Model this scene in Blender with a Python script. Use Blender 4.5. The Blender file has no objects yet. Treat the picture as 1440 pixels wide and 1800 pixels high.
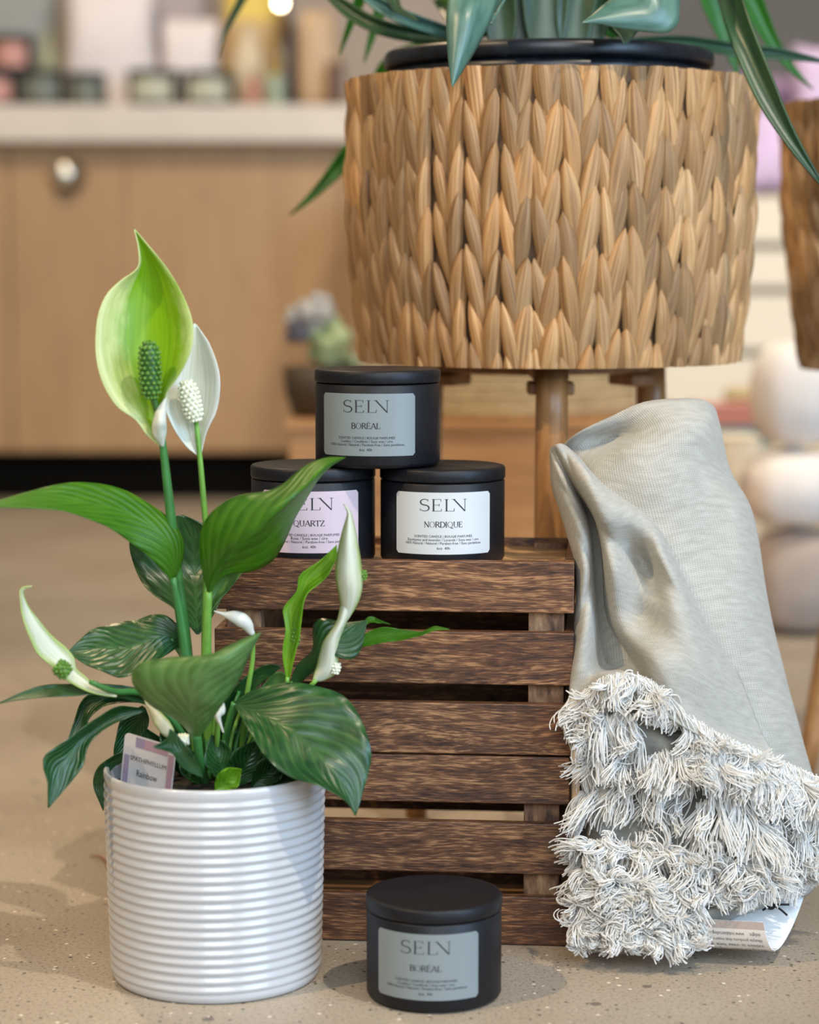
import bpy, bmesh, math, random
import numpy as np
from mathutils import Vector
random.seed(7); rng = np.random.default_rng(7)
PI = math.pi
scene = bpy.context.scene
COL = scene.collection

# ------------------------------------------------------------------ camera
F = 4000.0; PITCH = math.radians(6.2); CAM_H = 0.4408
cam_d = bpy.data.cameras.new('camera'); cam = bpy.data.objects.new('camera', cam_d); COL.objects.link(cam)
cam.location = (0, 0, CAM_H); cam.rotation_euler = (PI/2 - PITCH, 0, 0)
cam_d.sensor_fit = 'HORIZONTAL'; cam_d.sensor_width = 18.0; cam_d.lens = 18.0*F/1440
cam_d.clip_start = 0.05; cam_d.clip_end = 60
cam_d.dof.use_dof = True; cam_d.dof.focus_distance = 1.455; cam_d.dof.aperture_fstop = 2.6
scene.camera = cam
# ------------------------------------------------------------------ world, lights, exposure
scene.view_settings.view_transform = 'Standard'; scene.view_settings.look = 'None'
scene.view_settings.gamma = 1.0; scene.view_settings.exposure = 0.36; scene.view_settings.use_curve_mapping = False
w = bpy.data.worlds.new('world'); scene.world = w; w.use_nodes = True
w.node_tree.nodes['Background'].inputs[0].default_value = (1.0, .90, .78, 1)
w.node_tree.nodes['Background'].inputs[1].default_value = 0.15
def aim(o, tgt): o.rotation_euler = (Vector(tgt) - o.location).to_track_quat('-Z', 'Y').to_euler()
def area(name, loc, tgt, size, power, col, sy=None):
    l = bpy.data.lights.new(name, 'AREA'); l.energy = power; l.color = col
    l.size = size
    if sy: l.shape = 'RECTANGLE'; l.size_y = sy
    o = bpy.data.objects.new(name, l); COL.objects.link(o); o.location = loc; aim(o, tgt)
def spot(name, loc, tgt, power, col, ang=60, r=.04, blend=.5):
    l = bpy.data.lights.new(name, 'SPOT'); l.energy = power; l.color = col
    l.spot_size = math.radians(ang); l.shadow_soft_size = r; l.spot_blend = blend
    o = bpy.data.objects.new(name, l); COL.objects.link(o); o.location = loc; aim(o, tgt)
WARM = (1.0, .74, .45); COOL = (.46, .70, 1.0)
area('shop_window_daylight', (2.3, -.75, 1.25), (.1, 1.5, .2), 1.5, 76, COOL, 1.9)
area('shop_front_daylight', (.3, -2.2, 2.0), (.1, 1.5, .2), 1.8, 66, (.80, .90, 1.0), 1.6)
spot('ceiling_spotlight_right', (1.05, .20, 2.5), (0, 1.45, .15), 125, (1, .87, .70), 40, .016)
spot('ceiling_spotlight_left', (-1.5, .35, 2.4), (0, 1.45, .15), 120, WARM, 45, .03)
spot('ceiling_spotlight_back', (-.9, 3.0, 2.7), (-.1, 1.5, .3), 95, WARM, 50, .05)
spot('ceiling_spotlight_counter', (-.6, 2.0, 2.7), (-.4, 4.0, .3), 165, (1, .82, .60), 75, .1, .9)
spot('ceiling_spotlight_far', (1.1, 2.0, 2.7), (.9, 3.4, .2), 200, (1, .88, .72), 60, .1, .9)

# ------------------------------------------------------------------ helpers
CP, SP = math.cos(PITCH), math.sin(PITCH)
def P(px, py, d):
    """a measured direction in the photograph -> world point at horizontal distance d"""
    u = (px-720)/F; v = -(py-900)/F
    y = CP + SP*v; z = -SP + CP*v
    k = d/y
    return Vector((u*k, d, CAM_H + z*k))
def PZ(px, py, z):
    u = (px-720)/F; v = -(py-900)/F
    dy = CP + SP*v; dz = -SP + CP*v
    k = (z-CAM_H)/dz
    return Vector((u*k, dy*k, z))

def tag(o, label=None, cat=None, group=None, kind=None):
    if label: o['label'] = label
    if cat: o['category'] = cat
    if group: o['group'] = group
    if kind: o['kind'] = kind
    return o
def thing(name, label, cat, loc=(0, 0, 0), rz=0, group=None):
    o = bpy.data.objects.new(name, None); COL.objects.link(o); o.empty_display_size = .02
    o.location = loc; o.rotation_euler = (0, 0, rz)
    return tag(o, label, cat, group)
def mk(name, V, Fc, mat=None, parent=None, smooth=True, uv=None, col=None, mats=None, midx=None):
    me = bpy.data.meshes.new(name)
    me.from_pydata([tuple(v) for v in V], [], Fc)
    if mat: me.materials.append(mat)
    if mats:
        for m_ in mats: me.materials.append(m_)
    if midx is not None: me.polygons.foreach_set('material_index', midx)
    if smooth: me.polygons.foreach_set('use_smooth', [True]*len(me.polygons))
    if uv is not None:
        l = me.uv_layers.new(name='UVMap'); vi = np.empty(len(me.loops), dtype=np.int32)
        me.loops.foreach_get('vertex_index', vi)
        l.data.foreach_set('uv', np.asarray(uv, dtype=np.float32)[vi].ravel())
    if col is not None:
        a = me.color_attributes.new('tint', 'FLOAT_COLOR', 'POINT')
        a.data.foreach_set('color', np.asarray(col, dtype=np.float32).ravel())
    me.update()
    o = bpy.data.objects.new(name, me); COL.objects.link(o)
    if parent: o.parent = parent
    return o
def mod_bevel(o, w_, seg=2):
    m = o.modifiers.new('b', 'BEVEL'); m.width = w_; m.segments = seg; m.limit_method = 'ANGLE'; return o
def mod_solid(o, t, off=0):
    m = o.modifiers.new('s', 'SOLIDIFY'); m.thickness = t; m.offset = off; return o
def mod_sub(o, n=1):
    m = o.modifiers.new('d', 'SUBSURF'); m.levels = n; m.render_levels = n; return o
def box(name, c, s, mat, parent=None, bev=.001, rz=0):
    x, y, z = [k/2 for k in s]
    V = [(-x,-y,-z),(x,-y,-z),(x,y,-z),(-x,y,-z),(-x,-y,z),(x,-y,z),(x,y,z),(-x,y,z)]
    Fc = [(0,3,2,1),(4,5,6,7),(0,1,5,4),(1,2,6,5),(2,3,7,6),(3,0,4,7)]
    o = mk(name, V, Fc, mat, parent, smooth=False); o.location = c; o.rotation_euler = (0, 0, rz)
    if bev: mod_bevel(o, bev)
    return o
def lathe(name, prof, mat, parent=None, n=72, loc=(0,0,0), wob=None, uvs=True):
    V = []; UV = []; Fc = []
    L = len(prof)
    for i in range(n+1):
        a = 2*PI*i/n
        for j, (r, z) in enumerate(prof):
            rr = r*(1+(wob(a, z) if wob else 0))
            V.append((rr*math.sin(a), -rr*math.cos(a), z)); UV.append((i/n, j/(L-1)))
    for i in range(n):
        for j in range(L-1):
            Fc.append((i*L+j, (i+1)*L+j, (i+1)*L+j+1, i*L+j+1))
    o = mk(name, V, Fc, mat, parent, uv=UV); o.location = loc
    bm = bmesh.new(); bm.from_mesh(o.data); bmesh.ops.remove_doubles(bm, verts=bm.verts, dist=1e-6)
    bmesh.ops.recalc_face_normals(bm, faces=bm.faces); bm.to_mesh(o.data); bm.free()
    return o
def catmull(pts, n):
    """n points along a smooth curve through pts (any dimension)"""
    p = np.array([tuple(q) for q in pts], dtype=float)
    if len(p) == 2: return np.linspace(p[0], p[1], n)
    seg = np.linalg.norm(np.diff(p, axis=0), axis=1)**.5 + 1e-9
    t = np.concatenate([[0], np.cumsum(seg)]); t /= t[-1]
    pe = np.vstack([2*p[0]-p[1], p, 2*p[-1]-p[-2]]); te = np.concatenate([[t[0]-(t[1]-t[0])], t, [t[-1]+(t[-1]-t[-2])]])
    m_ = (pe[2:]-pe[:-2])/(te[2:]-te[:-2])[:, None]
    s = np.linspace(0, 1, 4*n); k = np.clip(np.searchsorted(t, s, 'right')-1, 0, len(t)-2)
    h = (t[k+1]-t[k])[:, None]; x = ((s-t[k])/(t[k+1]-t[k]))[:, None]
    c = (2*x**3-3*x**2+1)*p[k] + (x**3-2*x**2+x)*h*m_[k] + (-2*x**3+3*x**2)*p[k+1] + (x**3-x**2)*h*m_[k+1]
    d = np.concatenate([[0], np.cumsum(np.linalg.norm(np.diff(c, axis=0), axis=1))]); d /= d[-1]
    q = np.linspace(0, 1, n)
    return np.stack([np.interp(q, d, c[:, i]) for i in range(c.shape[1])], axis=1)
def tube_geo(pts, rad, k=8, cap=True):
    p = np.asarray(pts, float); n = len(p)
    r = np.interp(np.linspace(0, 1, n), np.linspace(0, 1, len(rad)), rad) if hasattr(rad, '__len__') else np.full(n, rad)
    T = np.gradient(p, axis=0); T /= np.linalg.norm(T, axis=1)[:, None]+1e-12
    ref = np.array([0, 0, 1.]) if abs(T[0, 2]) < .9 else np.array([1., 0, 0])
    V = []; Fc = []
    U = np.cross(T[0], ref); U /= np.linalg.norm(U)
    for i in range(n):
        U = U - T[i]*np.dot(U, T[i]); U /= np.linalg.norm(U)+1e-12
        W = np.cross(T[i], U)
        for j in range(k):
            a = 2*PI*j/k; V.append(p[i]+r[i]*(math.cos(a)*U+math.sin(a)*W))
    for i in range(n-1):
        for j in range(k):
            Fc.append((i*k+j, i*k+(j+1) % k, (i+1)*k+(j+1) % k, (i+1)*k+j))
    if cap: Fc.append(tuple(range(k-1, -1, -1))); Fc.append(tuple((n-1)*k+j for j in range(k)))
    return V, Fc
def tube(name, pts, rad, mat, parent=None, n=20, k=10):
    V, Fc = tube_geo(catmull(pts, n), rad, k)
    return mk(name, V, Fc, mat, parent)
class MB:
    def __init__(s): s.V = []; s.F = []; s.UV = []; s.C = []
    def add(s, V, Fc, uv=None, col=None):
        b = len(s.V); s.V += [tuple(v) for v in V]; s.F += [tuple(i+b for i in f) for f in Fc]
        if uv is not None: s.UV += list(uv)
        if col is not None: s.C += [col]*len(V)
    def build(s, name, mat, parent=None, smooth=True):
        return mk(name, s.V, s.F, mat, parent, smooth, uv=s.UV or None, col=s.C or None)
def put(parent, o):
    """parent a mesh given in world coordinates under an unrotated empty"""
    o.parent = parent; o.location = -Vector(parent.location); return o

# ------------------------------------------------------------------ materials
class NT:
    def __init__(s, name):
        s.m = bpy.data.materials.new(name); s.m.use_nodes = True; s.t = s.m.node_tree; s.b = s.t.nodes['Principled BSDF']
    def n(s, typ, **kw):
        x = s.t.nodes.new('ShaderNode'+typ)
        for k, v in kw.items():
            if k in x.inputs: x.inputs[k].default_value = v
            else: setattr(x, k, v)
        return x
    def l(s, a, b): s.t.links.new(a, b)
    def ramp(s, fac, stops):
        r = s.n('ValToRGB'); e = r.color_ramp.elements
        while len(e) < len(stops): e.new(.5)
        for i, (p, c) in enumerate(stops): e[i].position = p; e[i].color = (*c, 1) if len(c) == 3 else c
        s.l(fac, r.inputs[0]); return r.outputs[0]
    def mapping(s, src, scale, loc=None):
        mp = s.n('Mapping'); mp.inputs['Scale'].default_value = scale
        s.l(src, mp.inputs[0])
        if loc is not None: s.l(loc, mp.inputs['Location'])
        return mp.outputs[0]
    def bump(s, h, strength=.3, dist=.001):
        b = s.n('Bump'); b.inputs['Strength'].default_value = strength; b.inputs['Distance'].default_value = dist
        s.l(h, b.inputs['Height']); s.l(b.outputs[0], s.b.inputs['Normal']); return b
    def set(s, **kw):
        for k, v in kw.items(): s.b.inputs[k.replace('_', ' ')].default_value = v
def plain(name, col, rough=.5, metal=0, noise=.08, scale=60, bump=0, spec=.5, coat=0):
    t = NT(name); tc = t.n('TexCoord'); nz = t.n('TexNoise', Scale=scale, Detail=4.0)
    t.l(tc.outputs['Object'], nz.inputs['Vector'])
    a = tuple(max(0, c*(1-noise)) for c in col); b = tuple(min(1, c*(1+noise)) for c in col)
    t.l(t.ramp(nz.outputs[0], [(.3, a), (.7, b)]), t.b.inputs['Base Color'])
    t.set(Roughness=rough, Metallic=metal, Specular_IOR_Level=spec, Coat_Weight=coat)
    if bump: t.bump(nz.outputs[0], bump, .001)
    return t.m
def wood(name, dark, light, mid, scale=(6, 60, 60), rough=.55, bump=.35, lo=.36, hi=.68, fine=(3.5, 5, 5), sway=.012):
    t = NT(name); tc = t.n('TexCoord'); oi = t.n('ObjectInfo')
    off = t.n('VectorMath', operation='SCALE'); off.inputs[0].default_value = (7, 13, 5); t.l(oi.outputs['Random'], off.inputs['Scale'])
    # a slow warp makes the grain sway like sawn timber
    wn = t.n('TexNoise', Scale=9.0, Detail=1.0); t.l(t.mapping(tc.outputs['Object'], (1.3, 3, 3), off.outputs[0]), wn.inputs['Vector'])
    mx = t.n('VectorMath', operation='MULTIPLY_ADD'); mx.inputs[1].default_value = (0, sway, sway)
    t.l(wn.outputs['Color'], mx.inputs[0]); t.l(tc.outputs['Object'], mx.inputs[2])
    a = t.n('TexNoise', Scale=1.0, Detail=2.0, Distortion=.3); t.l(t.mapping(mx.outputs[0], scale, off.outputs[0]), a.inputs['Vector'])
    b = t.n('TexNoise', Scale=1.0, Detail=3.0, Distortion=.2); t.l(t.mapping(mx.outputs[0], tuple(k*q for k, q in zip(scale, fine)), off.outputs[0]), b.inputs['Vector'])
    ad = t.n('Math', operation='MULTIPLY_ADD'); ad.inputs[1].default_value = .62; t.l(b.outputs[0], ad.inputs[0])
    ad2 = t.n('Math', operation='MULTIPLY'); ad2.inputs[1].default_value = .42; t.l(a.outputs[0], ad2.inputs[0]); t.l(ad2.outputs[0], ad.inputs[2])
    t.l(t.ramp(ad.outputs[0], [(lo, dark), ((lo+hi)/2, mid), (hi, light)]), t.b.inputs['Base Color'])
    t.set(Roughness=rough); t.bump(b.outputs[0], bump, .0008)
    return t.m
M = {}
M['slat'] = wood('burnt brown timber', (.030, .011, .005), (.40, .205, .088), (.118, .046, .019), (14, 210, 210), .5, .3, .38, .69, (7, 5.5, 5.5), .011)
M['post'] = wood('raw corner timber', (.05, .022, .012), (.50, .30, .15), (.24, .12, .06), (60, 60, 14), .6, .3)
M['deck'] = wood('honey timber', (.34, .16, .06), (.72, .44, .19), (.55, .30, .12), (8, 90, 60), .5, .2)
M['stand'] = wood('warm beech', (.26, .11, .036), (.44, .22, .08), (.34, .16, .055), (60, 60, 5), .4, .1)
M['oak'] = wood('pale oak laminate', (.38, .215, .095), (.53, .325, .155), (.45, .265, .122), (22, 22, 1.2), .5, .05, .3, .75)
M['platform'] = wood('orange pine', (.38, .19, .08), (.58, .32, .14), (.48, .25, .10), (3, 30, 30), .5, .05)
M['black_metal'] = plain('matte black tin', (.007, .0075, .010), .46, 0, .25, 300, .03, .32)
M['ink'] = plain('black ink', (.02, .02, .025), .7, 0, 0, 10)
M['grey_ink'] = plain('grey ink', (.10, .10, .11), .7, 0, 0, 10)
def paper(name, c): return plain(name, c, .42, 0, .03, 40, .02)
M['label_grey'] = paper('sage grey label', (.215, .25, .255))
M['label_pink'] = paper('blush pink label', (.62, .485, .53))
M['label_white'] = paper('off white label', (.58, .60, .60))
M['ceramic'] = plain('glazed white ceramic', (.53, .527, .525), .22, 0, .02, 20, 0, .5, .3)
M['soil'] = plain('dark peat', (.018, .012, .008), .95, 0, .6, 400, .8)
M['plastic_black'] = plain('black plastic', (.008, .011, .016), .36, 0, .5, 90, .15)
M['knob'] = plain('polished steel', (.86, .78, .62), .28, 1, .02, 10)
M['kick'] = plain('black plinth', (.003, .0025, .002), .9, spec=.1)
M['slab'] = plain('cream stone top', (.72, .63, .53), .45, 0, .05, 9)
M['wall'] = plain('greige plaster', (.42, .35, .29), .85, 0, .05, 3)
M['cream'] = plain('cream lacquer', (.72, .64, .50), .5, 0, .03, 5)
def floor_mat():
    t = NT('ground concrete'); tc = t.n('TexCoord')
    big = t.n('TexNoise', Scale=5.0, Detail=5.0); t.l(tc.outputs['Object'], big.inputs['Vector'])
    base = t.ramp(big.outputs[0], [(.3, (.335, .275, .205)), (.7, (.45, .385, .30))])
    fine = t.n('TexNoise', Scale=420.0, Detail=3.0); t.l(tc.outputs['Object'], fine.inputs['Vector'])
    mix = t.n('MixRGB', blend_type='MULTIPLY'); mix.inputs[0].default_value = 1
    t.l(base, mix.inputs[1]); t.l(t.ramp(fine.outputs[0], [(.30, (.52, .50, .47)), (.47, (1, 1, 1)), (.62, (1.0, 1.0, 1.0)), (.75, (1.25, 1.22, 1.15))]), mix.inputs[2])
    vo = t.n('TexVoronoi', Scale=170.0); t.l(tc.outputs['Object'], vo.inputs['Vector'])
    sel = t.n('SeparateColor'); t.l(vo.outputs['Color'], sel.inputs[0])
    ms = t.n('Math', operation='LESS_THAN'); ms.inputs[1].default_value = .22; t.l(vo.outputs['Distance'], ms.inputs[0])
    dk = t.n('Math', operation='LESS_THAN'); dk.inputs[1].default_value = .16; t.l(sel.outputs[0], dk.inputs[0])
    lt = t.n('Math', operation='GREATER_THAN'); lt.inputs[1].default_value = .88; t.l(sel.outputs[0], lt.inputs[0])
    d2 = t.n('Math', operation='MULTIPLY'); t.l(ms.outputs[0], d2.inputs[0]); t.l(dk.outputs[0], d2.inputs[1])
    l2 = t.n('Math', operation='MULTIPLY'); t.l(ms.outputs[0], l2.inputs[0]); t.l(lt.outputs[0], l2.inputs[1])
    m1 = t.n('MixRGB'); t.l(d2.outputs[0], m1.inputs[0]); t.l(mix.outputs[0], m1.inputs[1]); m1.inputs[2].default_value = (.10, .085, .07, 1)
    m2 = t.n('MixRGB'); t.l(l2.outputs[0], m2.inputs[0]); t.l(m1.outputs[0], m2.inputs[1]); m2.inputs[2].default_value = (.80, .72, .60, 1)
    # sparse larger pebbles
    vb = t.n('TexVoronoi', Scale=34.0); t.l(tc.outputs['Object'], vb.inputs['Vector'])
    sb = t.n('SeparateColor'); t.l(vb.outputs['Color'], sb.inputs[0])
    a1 = t.n('Math', operation='LESS_THAN'); a1.inputs[1].default_value = .13; t.l(vb.outputs['Distance'], a1.inputs[0])
    a2 = t.n('Math', operation='LESS_THAN'); a2.inputs[1].default_value = .22; t.l(sb.outputs[1], a2.inputs[0])
    a3 = t.n('Math', operation='MULTIPLY'); t.l(a1.outputs[0], a3.inputs[0]); t.l(a2.outputs[0], a3.inputs[1])
    m3 = t.n('MixRGB'); t.l(a3.outputs[0], m3.inputs[0]); t.l(m2.outputs[0], m3.inputs[1]); m3.inputs[2].default_value = (.17, .14, .11, 1)
    t.l(m3.outputs[0], t.b.inputs['Base Color']); t.set(Roughness=.42)
    t.bump(fine.outputs[0], .15, .0006)
    return t.m
M['floor'] = floor_mat()
def leaf_mat(name, c1, c2, vein, rough=.32, trans=.35, tcol=None, nveins=11, bump=.5):
    """uv.x across (0..1, midrib at .5), uv.y along"""
    t = NT(name); uv = t.n('UVMap'); sx = t.n('SeparateXYZ'); t.l(uv.outputs[0], sx.inputs[0])
    ab = t.n('Math', operation='SUBTRACT'); ab.inputs[1].default_value = .5; t.l(sx.outputs[0], ab.inputs[0])
    a2 = t.n('Math', operation='ABSOLUTE'); t.l(ab.outputs[0], a2.inputs[0])
    # chevron veins
    ph = t.n('Math', operation='MULTIPLY_ADD'); ph.inputs[1].default_value = -.85; t.l(a2.outputs[0], ph.inputs[0]); t.l(sx.outputs[1], ph.inputs[2])
    nz = t.n('TexNoise', Scale=5.0, Detail=2.0); t.l(uv.outputs[0], nz.inputs['Vector'])
    p2 = t.n('Math', operation='MULTIPLY_ADD'); p2.inputs[1].default_value = .05; t.l(nz.outputs[0], p2.inputs[0]); t.l(ph.outputs[0], p2.inputs[2])
    p3 = t.n('Math', operation='MULTIPLY'); p3.inputs[1].default_value = 2*PI*nveins; t.l(p2.outputs[0], p3.inputs[0])
    sn = t.n('Math', operation='SINE'); t.l(p3.outputs[0], sn.inputs[0])
    mr = t.n('MapRange'); mr.inputs[1].default_value = 0; mr.inputs[2].default_value = .05; mr.inputs[3].default_value = 1; mr.inputs[4].default_value = 0
    t.l(a2.outputs[0], mr.inputs[0])
    vn = t.n('Math', operation='MULTIPLY_ADD'); vn.inputs[1].default_value = .5; vn.inputs[2].default_value = .5; t.l(sn.outputs[0], vn.inputs[0])
    vp = t.n('Math', operation='POWER'); vp.inputs[1].default_value = 4; t.l(vn.outputs[0], vp.inputs[0])
    mxx = t.n('Math', operation='MAXIMUM'); t.l(vp.outputs[0], mxx.inputs[0]); t.l(mr.outputs[0], mxx.inputs[1])
    nb = t.n('TexNoise', Scale=9.0, Detail=3.0); t.l(uv.outputs[0], nb.inputs['Vector'])
    base = t.ramp(nb.outputs[0], [(.35, c1), (.65, c2)])
    mm = t.n('MixRGB'); mv = t.n('Math', operation='MULTIPLY'); mv.inputs[1].default_value = .45
    t.l(mxx.outputs[0], mv.inputs[0]); t.l(mv.outputs[0], mm.inputs[0]); t.l(base, mm.inputs[1]); mm.inputs[2].default_value = (*vein, 1)
    t.l(mm.outputs[0], t.b.inputs['Base Color']); t.set(Roughness=rough, Coat_Weight=.35, Coat_Roughness=.33)
    hh = t.n('Math', operation='MAXIMUM'); t.l(vn.outputs[0], hh.inputs[0]); t.l(mr.outputs[0], hh.inputs[1])
    t.bump(hh.outputs[0], bump, .0016).invert = True
    tr = t.n('BsdfTranslucent'); tr.inputs[0].default_value = (*(tcol or vein), 1)
    ms = t.n('MixShader'); ms.inputs[0].default_value = trans
    t.l(t.b.outputs[0], ms.inputs[1]); t.l(tr.outputs[0], ms.inputs[2]); t.l(ms.outputs[0], t.t.nodes['Material Output'].inputs[0])
    return t.m
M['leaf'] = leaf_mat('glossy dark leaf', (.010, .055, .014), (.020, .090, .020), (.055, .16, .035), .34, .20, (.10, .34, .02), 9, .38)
M['leaf_bright'] = leaf_mat('lit green leaf copy', (.045, .175, .005), (.075, .235, .008), (.14, .34, .02), .42, .45, (.20, .56, .01), 9, .35)  # brighter copy of the lily leaf, light falling on it put into the colour
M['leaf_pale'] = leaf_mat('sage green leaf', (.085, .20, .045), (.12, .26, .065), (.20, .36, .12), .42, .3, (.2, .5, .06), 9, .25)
M['bract_green'] = leaf_mat('lime leafy bract', (.14, .34, .01), (.22, .45, .02), (.40, .62, .05), .45, .45, (.4, .75, .02), 5, .2)
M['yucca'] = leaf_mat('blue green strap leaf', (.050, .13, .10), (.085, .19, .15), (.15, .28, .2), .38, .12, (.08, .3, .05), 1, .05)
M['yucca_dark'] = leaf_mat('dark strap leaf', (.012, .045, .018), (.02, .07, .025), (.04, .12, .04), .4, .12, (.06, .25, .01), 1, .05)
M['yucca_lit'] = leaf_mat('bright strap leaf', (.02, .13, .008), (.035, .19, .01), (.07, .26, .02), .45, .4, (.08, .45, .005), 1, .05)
M['stem'] = plain('green petiole', (.05, .20, .045), .35, 0, .2, 60)
M['stem_light'] = plain('light green petiole', (.16, .36, .05), .4, 0, .2, 60)
M['spadix_green'] = plain('green spadix', (.10, .23, .025), .5, 0, .25, 200)
M['spadix_dark'] = plain('dark green berries', (.035, .12, .018), .4, 0, .3, 200)
M['spadix_white'] = plain('cream spadix', (.80, .80, .62), .5, 0, .06, 200)
def spathe_mat(name, inner, edge, power=2.2, lo=.25, hi=.95, trans=.35, side=0):
    t = NT(name); uv = t.n('UVMap'); sx = t.n('SeparateXYZ'); t.l(uv.outputs[0], sx.inputs[0])
    c = t.n('Math', operation='SUBTRACT'); c.inputs[1].default_value = .5+side; t.l(sx.outputs[0], c.inputs[0])
    a = t.n('Math', operation='ABSOLUTE'); t.l(c.outputs[0], a.inputs[0])
    b = t.n('Math', operation='MULTIPLY_ADD'); b.inputs[1].default_value = 2.0; t.l(a.outputs[0], b.inputs[0])
    nz = t.n('TexNoise', Scale=6.0, Detail=5.0, Roughness=.65); t.l(t.mapping(uv.outputs[0], (1.2, .8, 1)), nz.inputs['Vector'])
    n2 = t.n('Math', operation='MULTIPLY_ADD'); n2.inputs[1].default_value = .9; n2.inputs[2].default_value = -.45; t.l(nz.outputs[0], n2.inputs[0]); t.l(n2.outputs[0], b.inputs[2])
    colr = t.ramp(b.outputs[0], [(lo, inner), (hi, edge)])
    wv = t.n('TexNoise', Scale=1.0, Detail=2.0); t.l(t.mapping(uv.outputs[0], (26, 1.5, 1)), wv.inputs['Vector'])
    mm = t.n('MixRGB', blend_type='MULTIPLY'); mm.inputs[0].default_value = 1; t.l(colr, mm.inputs[1]); t.l(t.ramp(wv.outputs[0], [(.3, (.80, .84, .7)), (.6, (1, 1, 1))]), mm.inputs[2])
    t.l(mm.outputs[0], t.b.inputs['Base Color']); t.set(Roughness=.42); t.bump(wv.outputs[0], .2, .0008)
    tr = t.n('BsdfTranslucent'); t.l(mm.outputs[0], tr.inputs[0])
    ms = t.n('MixShader'); ms.inputs[0].default_value = trans
    t.l(t.b.outputs[0], ms.inputs[1]); t.l(tr.outputs[0], ms.inputs[2]); t.l(ms.outputs[0], t.t.nodes['Material Output'].inputs[0])
    return t.m
M['spathe_lime'] = spathe_mat('lime spathe', (.29, .54, .005), (.80, .86, .45), lo=.50, hi=1.08, side=.10, trans=.42)
M['spathe_white'] = spathe_mat('white spathe', (.86, .85, .76), (.88, .88, .84), trans=.3)
M['spathe_edge'] = spathe_mat('white spathe with green rim', (.86, .87, .74), (.50, .66, .20), lo=.55, hi=1.0, trans=.3)
def weave_mat(name, a, b, c):
    t = NT(name); at = t.n('Attribute', attribute_name='tint'); uv = t.n('UVMap')
    v = t.mapping(uv.outputs[0], (9, 1.0, 1)); nz = t.n('TexNoise', Scale=1.0, Detail=4.0, Distortion=.4)
    ad = t.n('VectorMath', operation='ADD'); t.l(v, ad.inputs[0]); sc = t.n('VectorMath', operation='SCALE'); sc.inputs['Scale'].default_value = 40
    t.l(at.outputs['Color'], sc.inputs[0]); t.l(sc.outputs[0], ad.inputs[1]); t.l(ad.outputs[0], nz.inputs['Vector'])
    base = t.ramp(nz.outputs[0], [(.25, a), (.5, b), (.75, c)])
    mm = t.n('MixRGB', blend_type='MULTIPLY'); mm.inputs[0].default_value = 1; t.l(base, mm.inputs[1]); t.l(at.outputs['Color'], mm.inputs[2])
    t.l(mm.outputs[0], t.b.inputs['Base Color']); t.set(Roughness=.55, Specular_IOR_Level=.4); t.bump(nz.outputs[0], .6, .0011)
    return t.m
M['hyacinth'] = weave_mat('woven water hyacinth', (.19, .088, .034), (.43, .240, .100), (.62, .39, .185))
M['liner'] = plain('dark inner weave', (.13, .07, .034), .8)
def cloth_mat():
    t = NT('washed linen'); uv = t.n('UVMap')
    w1 = t.n('TexWave', Scale=1.0, bands_direction='X', Distortion=.8); w2 = t.n('TexWave', Scale=1.0, bands_direction='Y', Distortion=.8)
    v = t.mapping(uv.outputs[0], (62, 62, 1)); t.l(v, w1.inputs['Vector']); t.l(v, w2.inputs['Vector'])
    w1.inputs['Detail'].default_value = 1; w2.inputs['Detail'].default_value = 1
    ad = t.n('Math', operation='MULTIPLY'); t.l(w1.outputs['Fac'], ad.inputs[0]); t.l(w2.outputs['Fac'], ad.inputs[1])
    nz = t.n('TexNoise', Scale=3.0, Detail=5.0); t.l(t.mapping(uv.outputs[0], (8, 22, 1)), nz.inputs['Vector'])
    cr = t.n('TexNoise', Scale=14.0, Detail=4.0, Distortion=.5); t.l(uv.outputs[0], cr.inputs['Vector'])
    base = t.ramp(nz.outputs[0], [(.25, (.40, .38, .325)), (.7, (.52, .50, .445))])
    mm = t.n('MixRGB', blend_type='MULTIPLY'); mm.inputs[0].default_value = 1; t.l(base, mm.inputs[1]); t.l(t.ramp(ad.outputs[0], [(0, (.80, .80, .79)), (.5, (1.1, 1.1, 1.1))]), mm.inputs[2])
    t.l(mm.outputs[0], t.b.inputs['Base Color']); t.set(Roughness=.85, Sheen_Weight=.2, Specular_IOR_Level=.2)
    h = t.n('Math', operation='MULTIPLY_ADD'); h.inputs[1].default_value = 3.0; t.l(cr.outputs[0], h.inputs[0]); t.l(ad.outputs[0], h.inputs[2])
    t.bump(h.outputs[0], .45, .0007)
    return t.m
M['cloth'] = cloth_mat()
def thread_mat():
    t = NT('undyed cotton thread'); t.set(Roughness=.8, Sheen_Weight=.3); t.b.inputs['Base Color'].default_value = (.95, .94, .91, 1)
    tr = t.n('BsdfTranslucent'); tr.inputs[0].default_value = (.97, .96, .93, 1)
    ms = t.n('MixShader'); ms.inputs[0].default_value = .5
    t.l(t.b.outputs[0], ms.inputs[1]); t.l(tr.outputs[0], ms.inputs[2]); t.l(ms.outputs[0], t.t.nodes['Material Output'].inputs[0])
    return t.m
M['thread'] = thread_mat()

# ------------------------------------------------------------------ the setting
o = mk('floor', [(-4, -1.5, 0), (5, -1.5, 0), (5, 6.2, 0), (-4, 6.2, 0)], [(0, 1, 2, 3)], M['floor'], smooth=False); tag(o, kind='structure')
o = mk('wall_back', [(-4, 6.2, 0), (5, 6.2, 0), (5, 6.2, 3), (-4, 6.2, 3)], [(0, 3, 2, 1)], M['wall'], smooth=False); tag(o, kind='structure')

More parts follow.
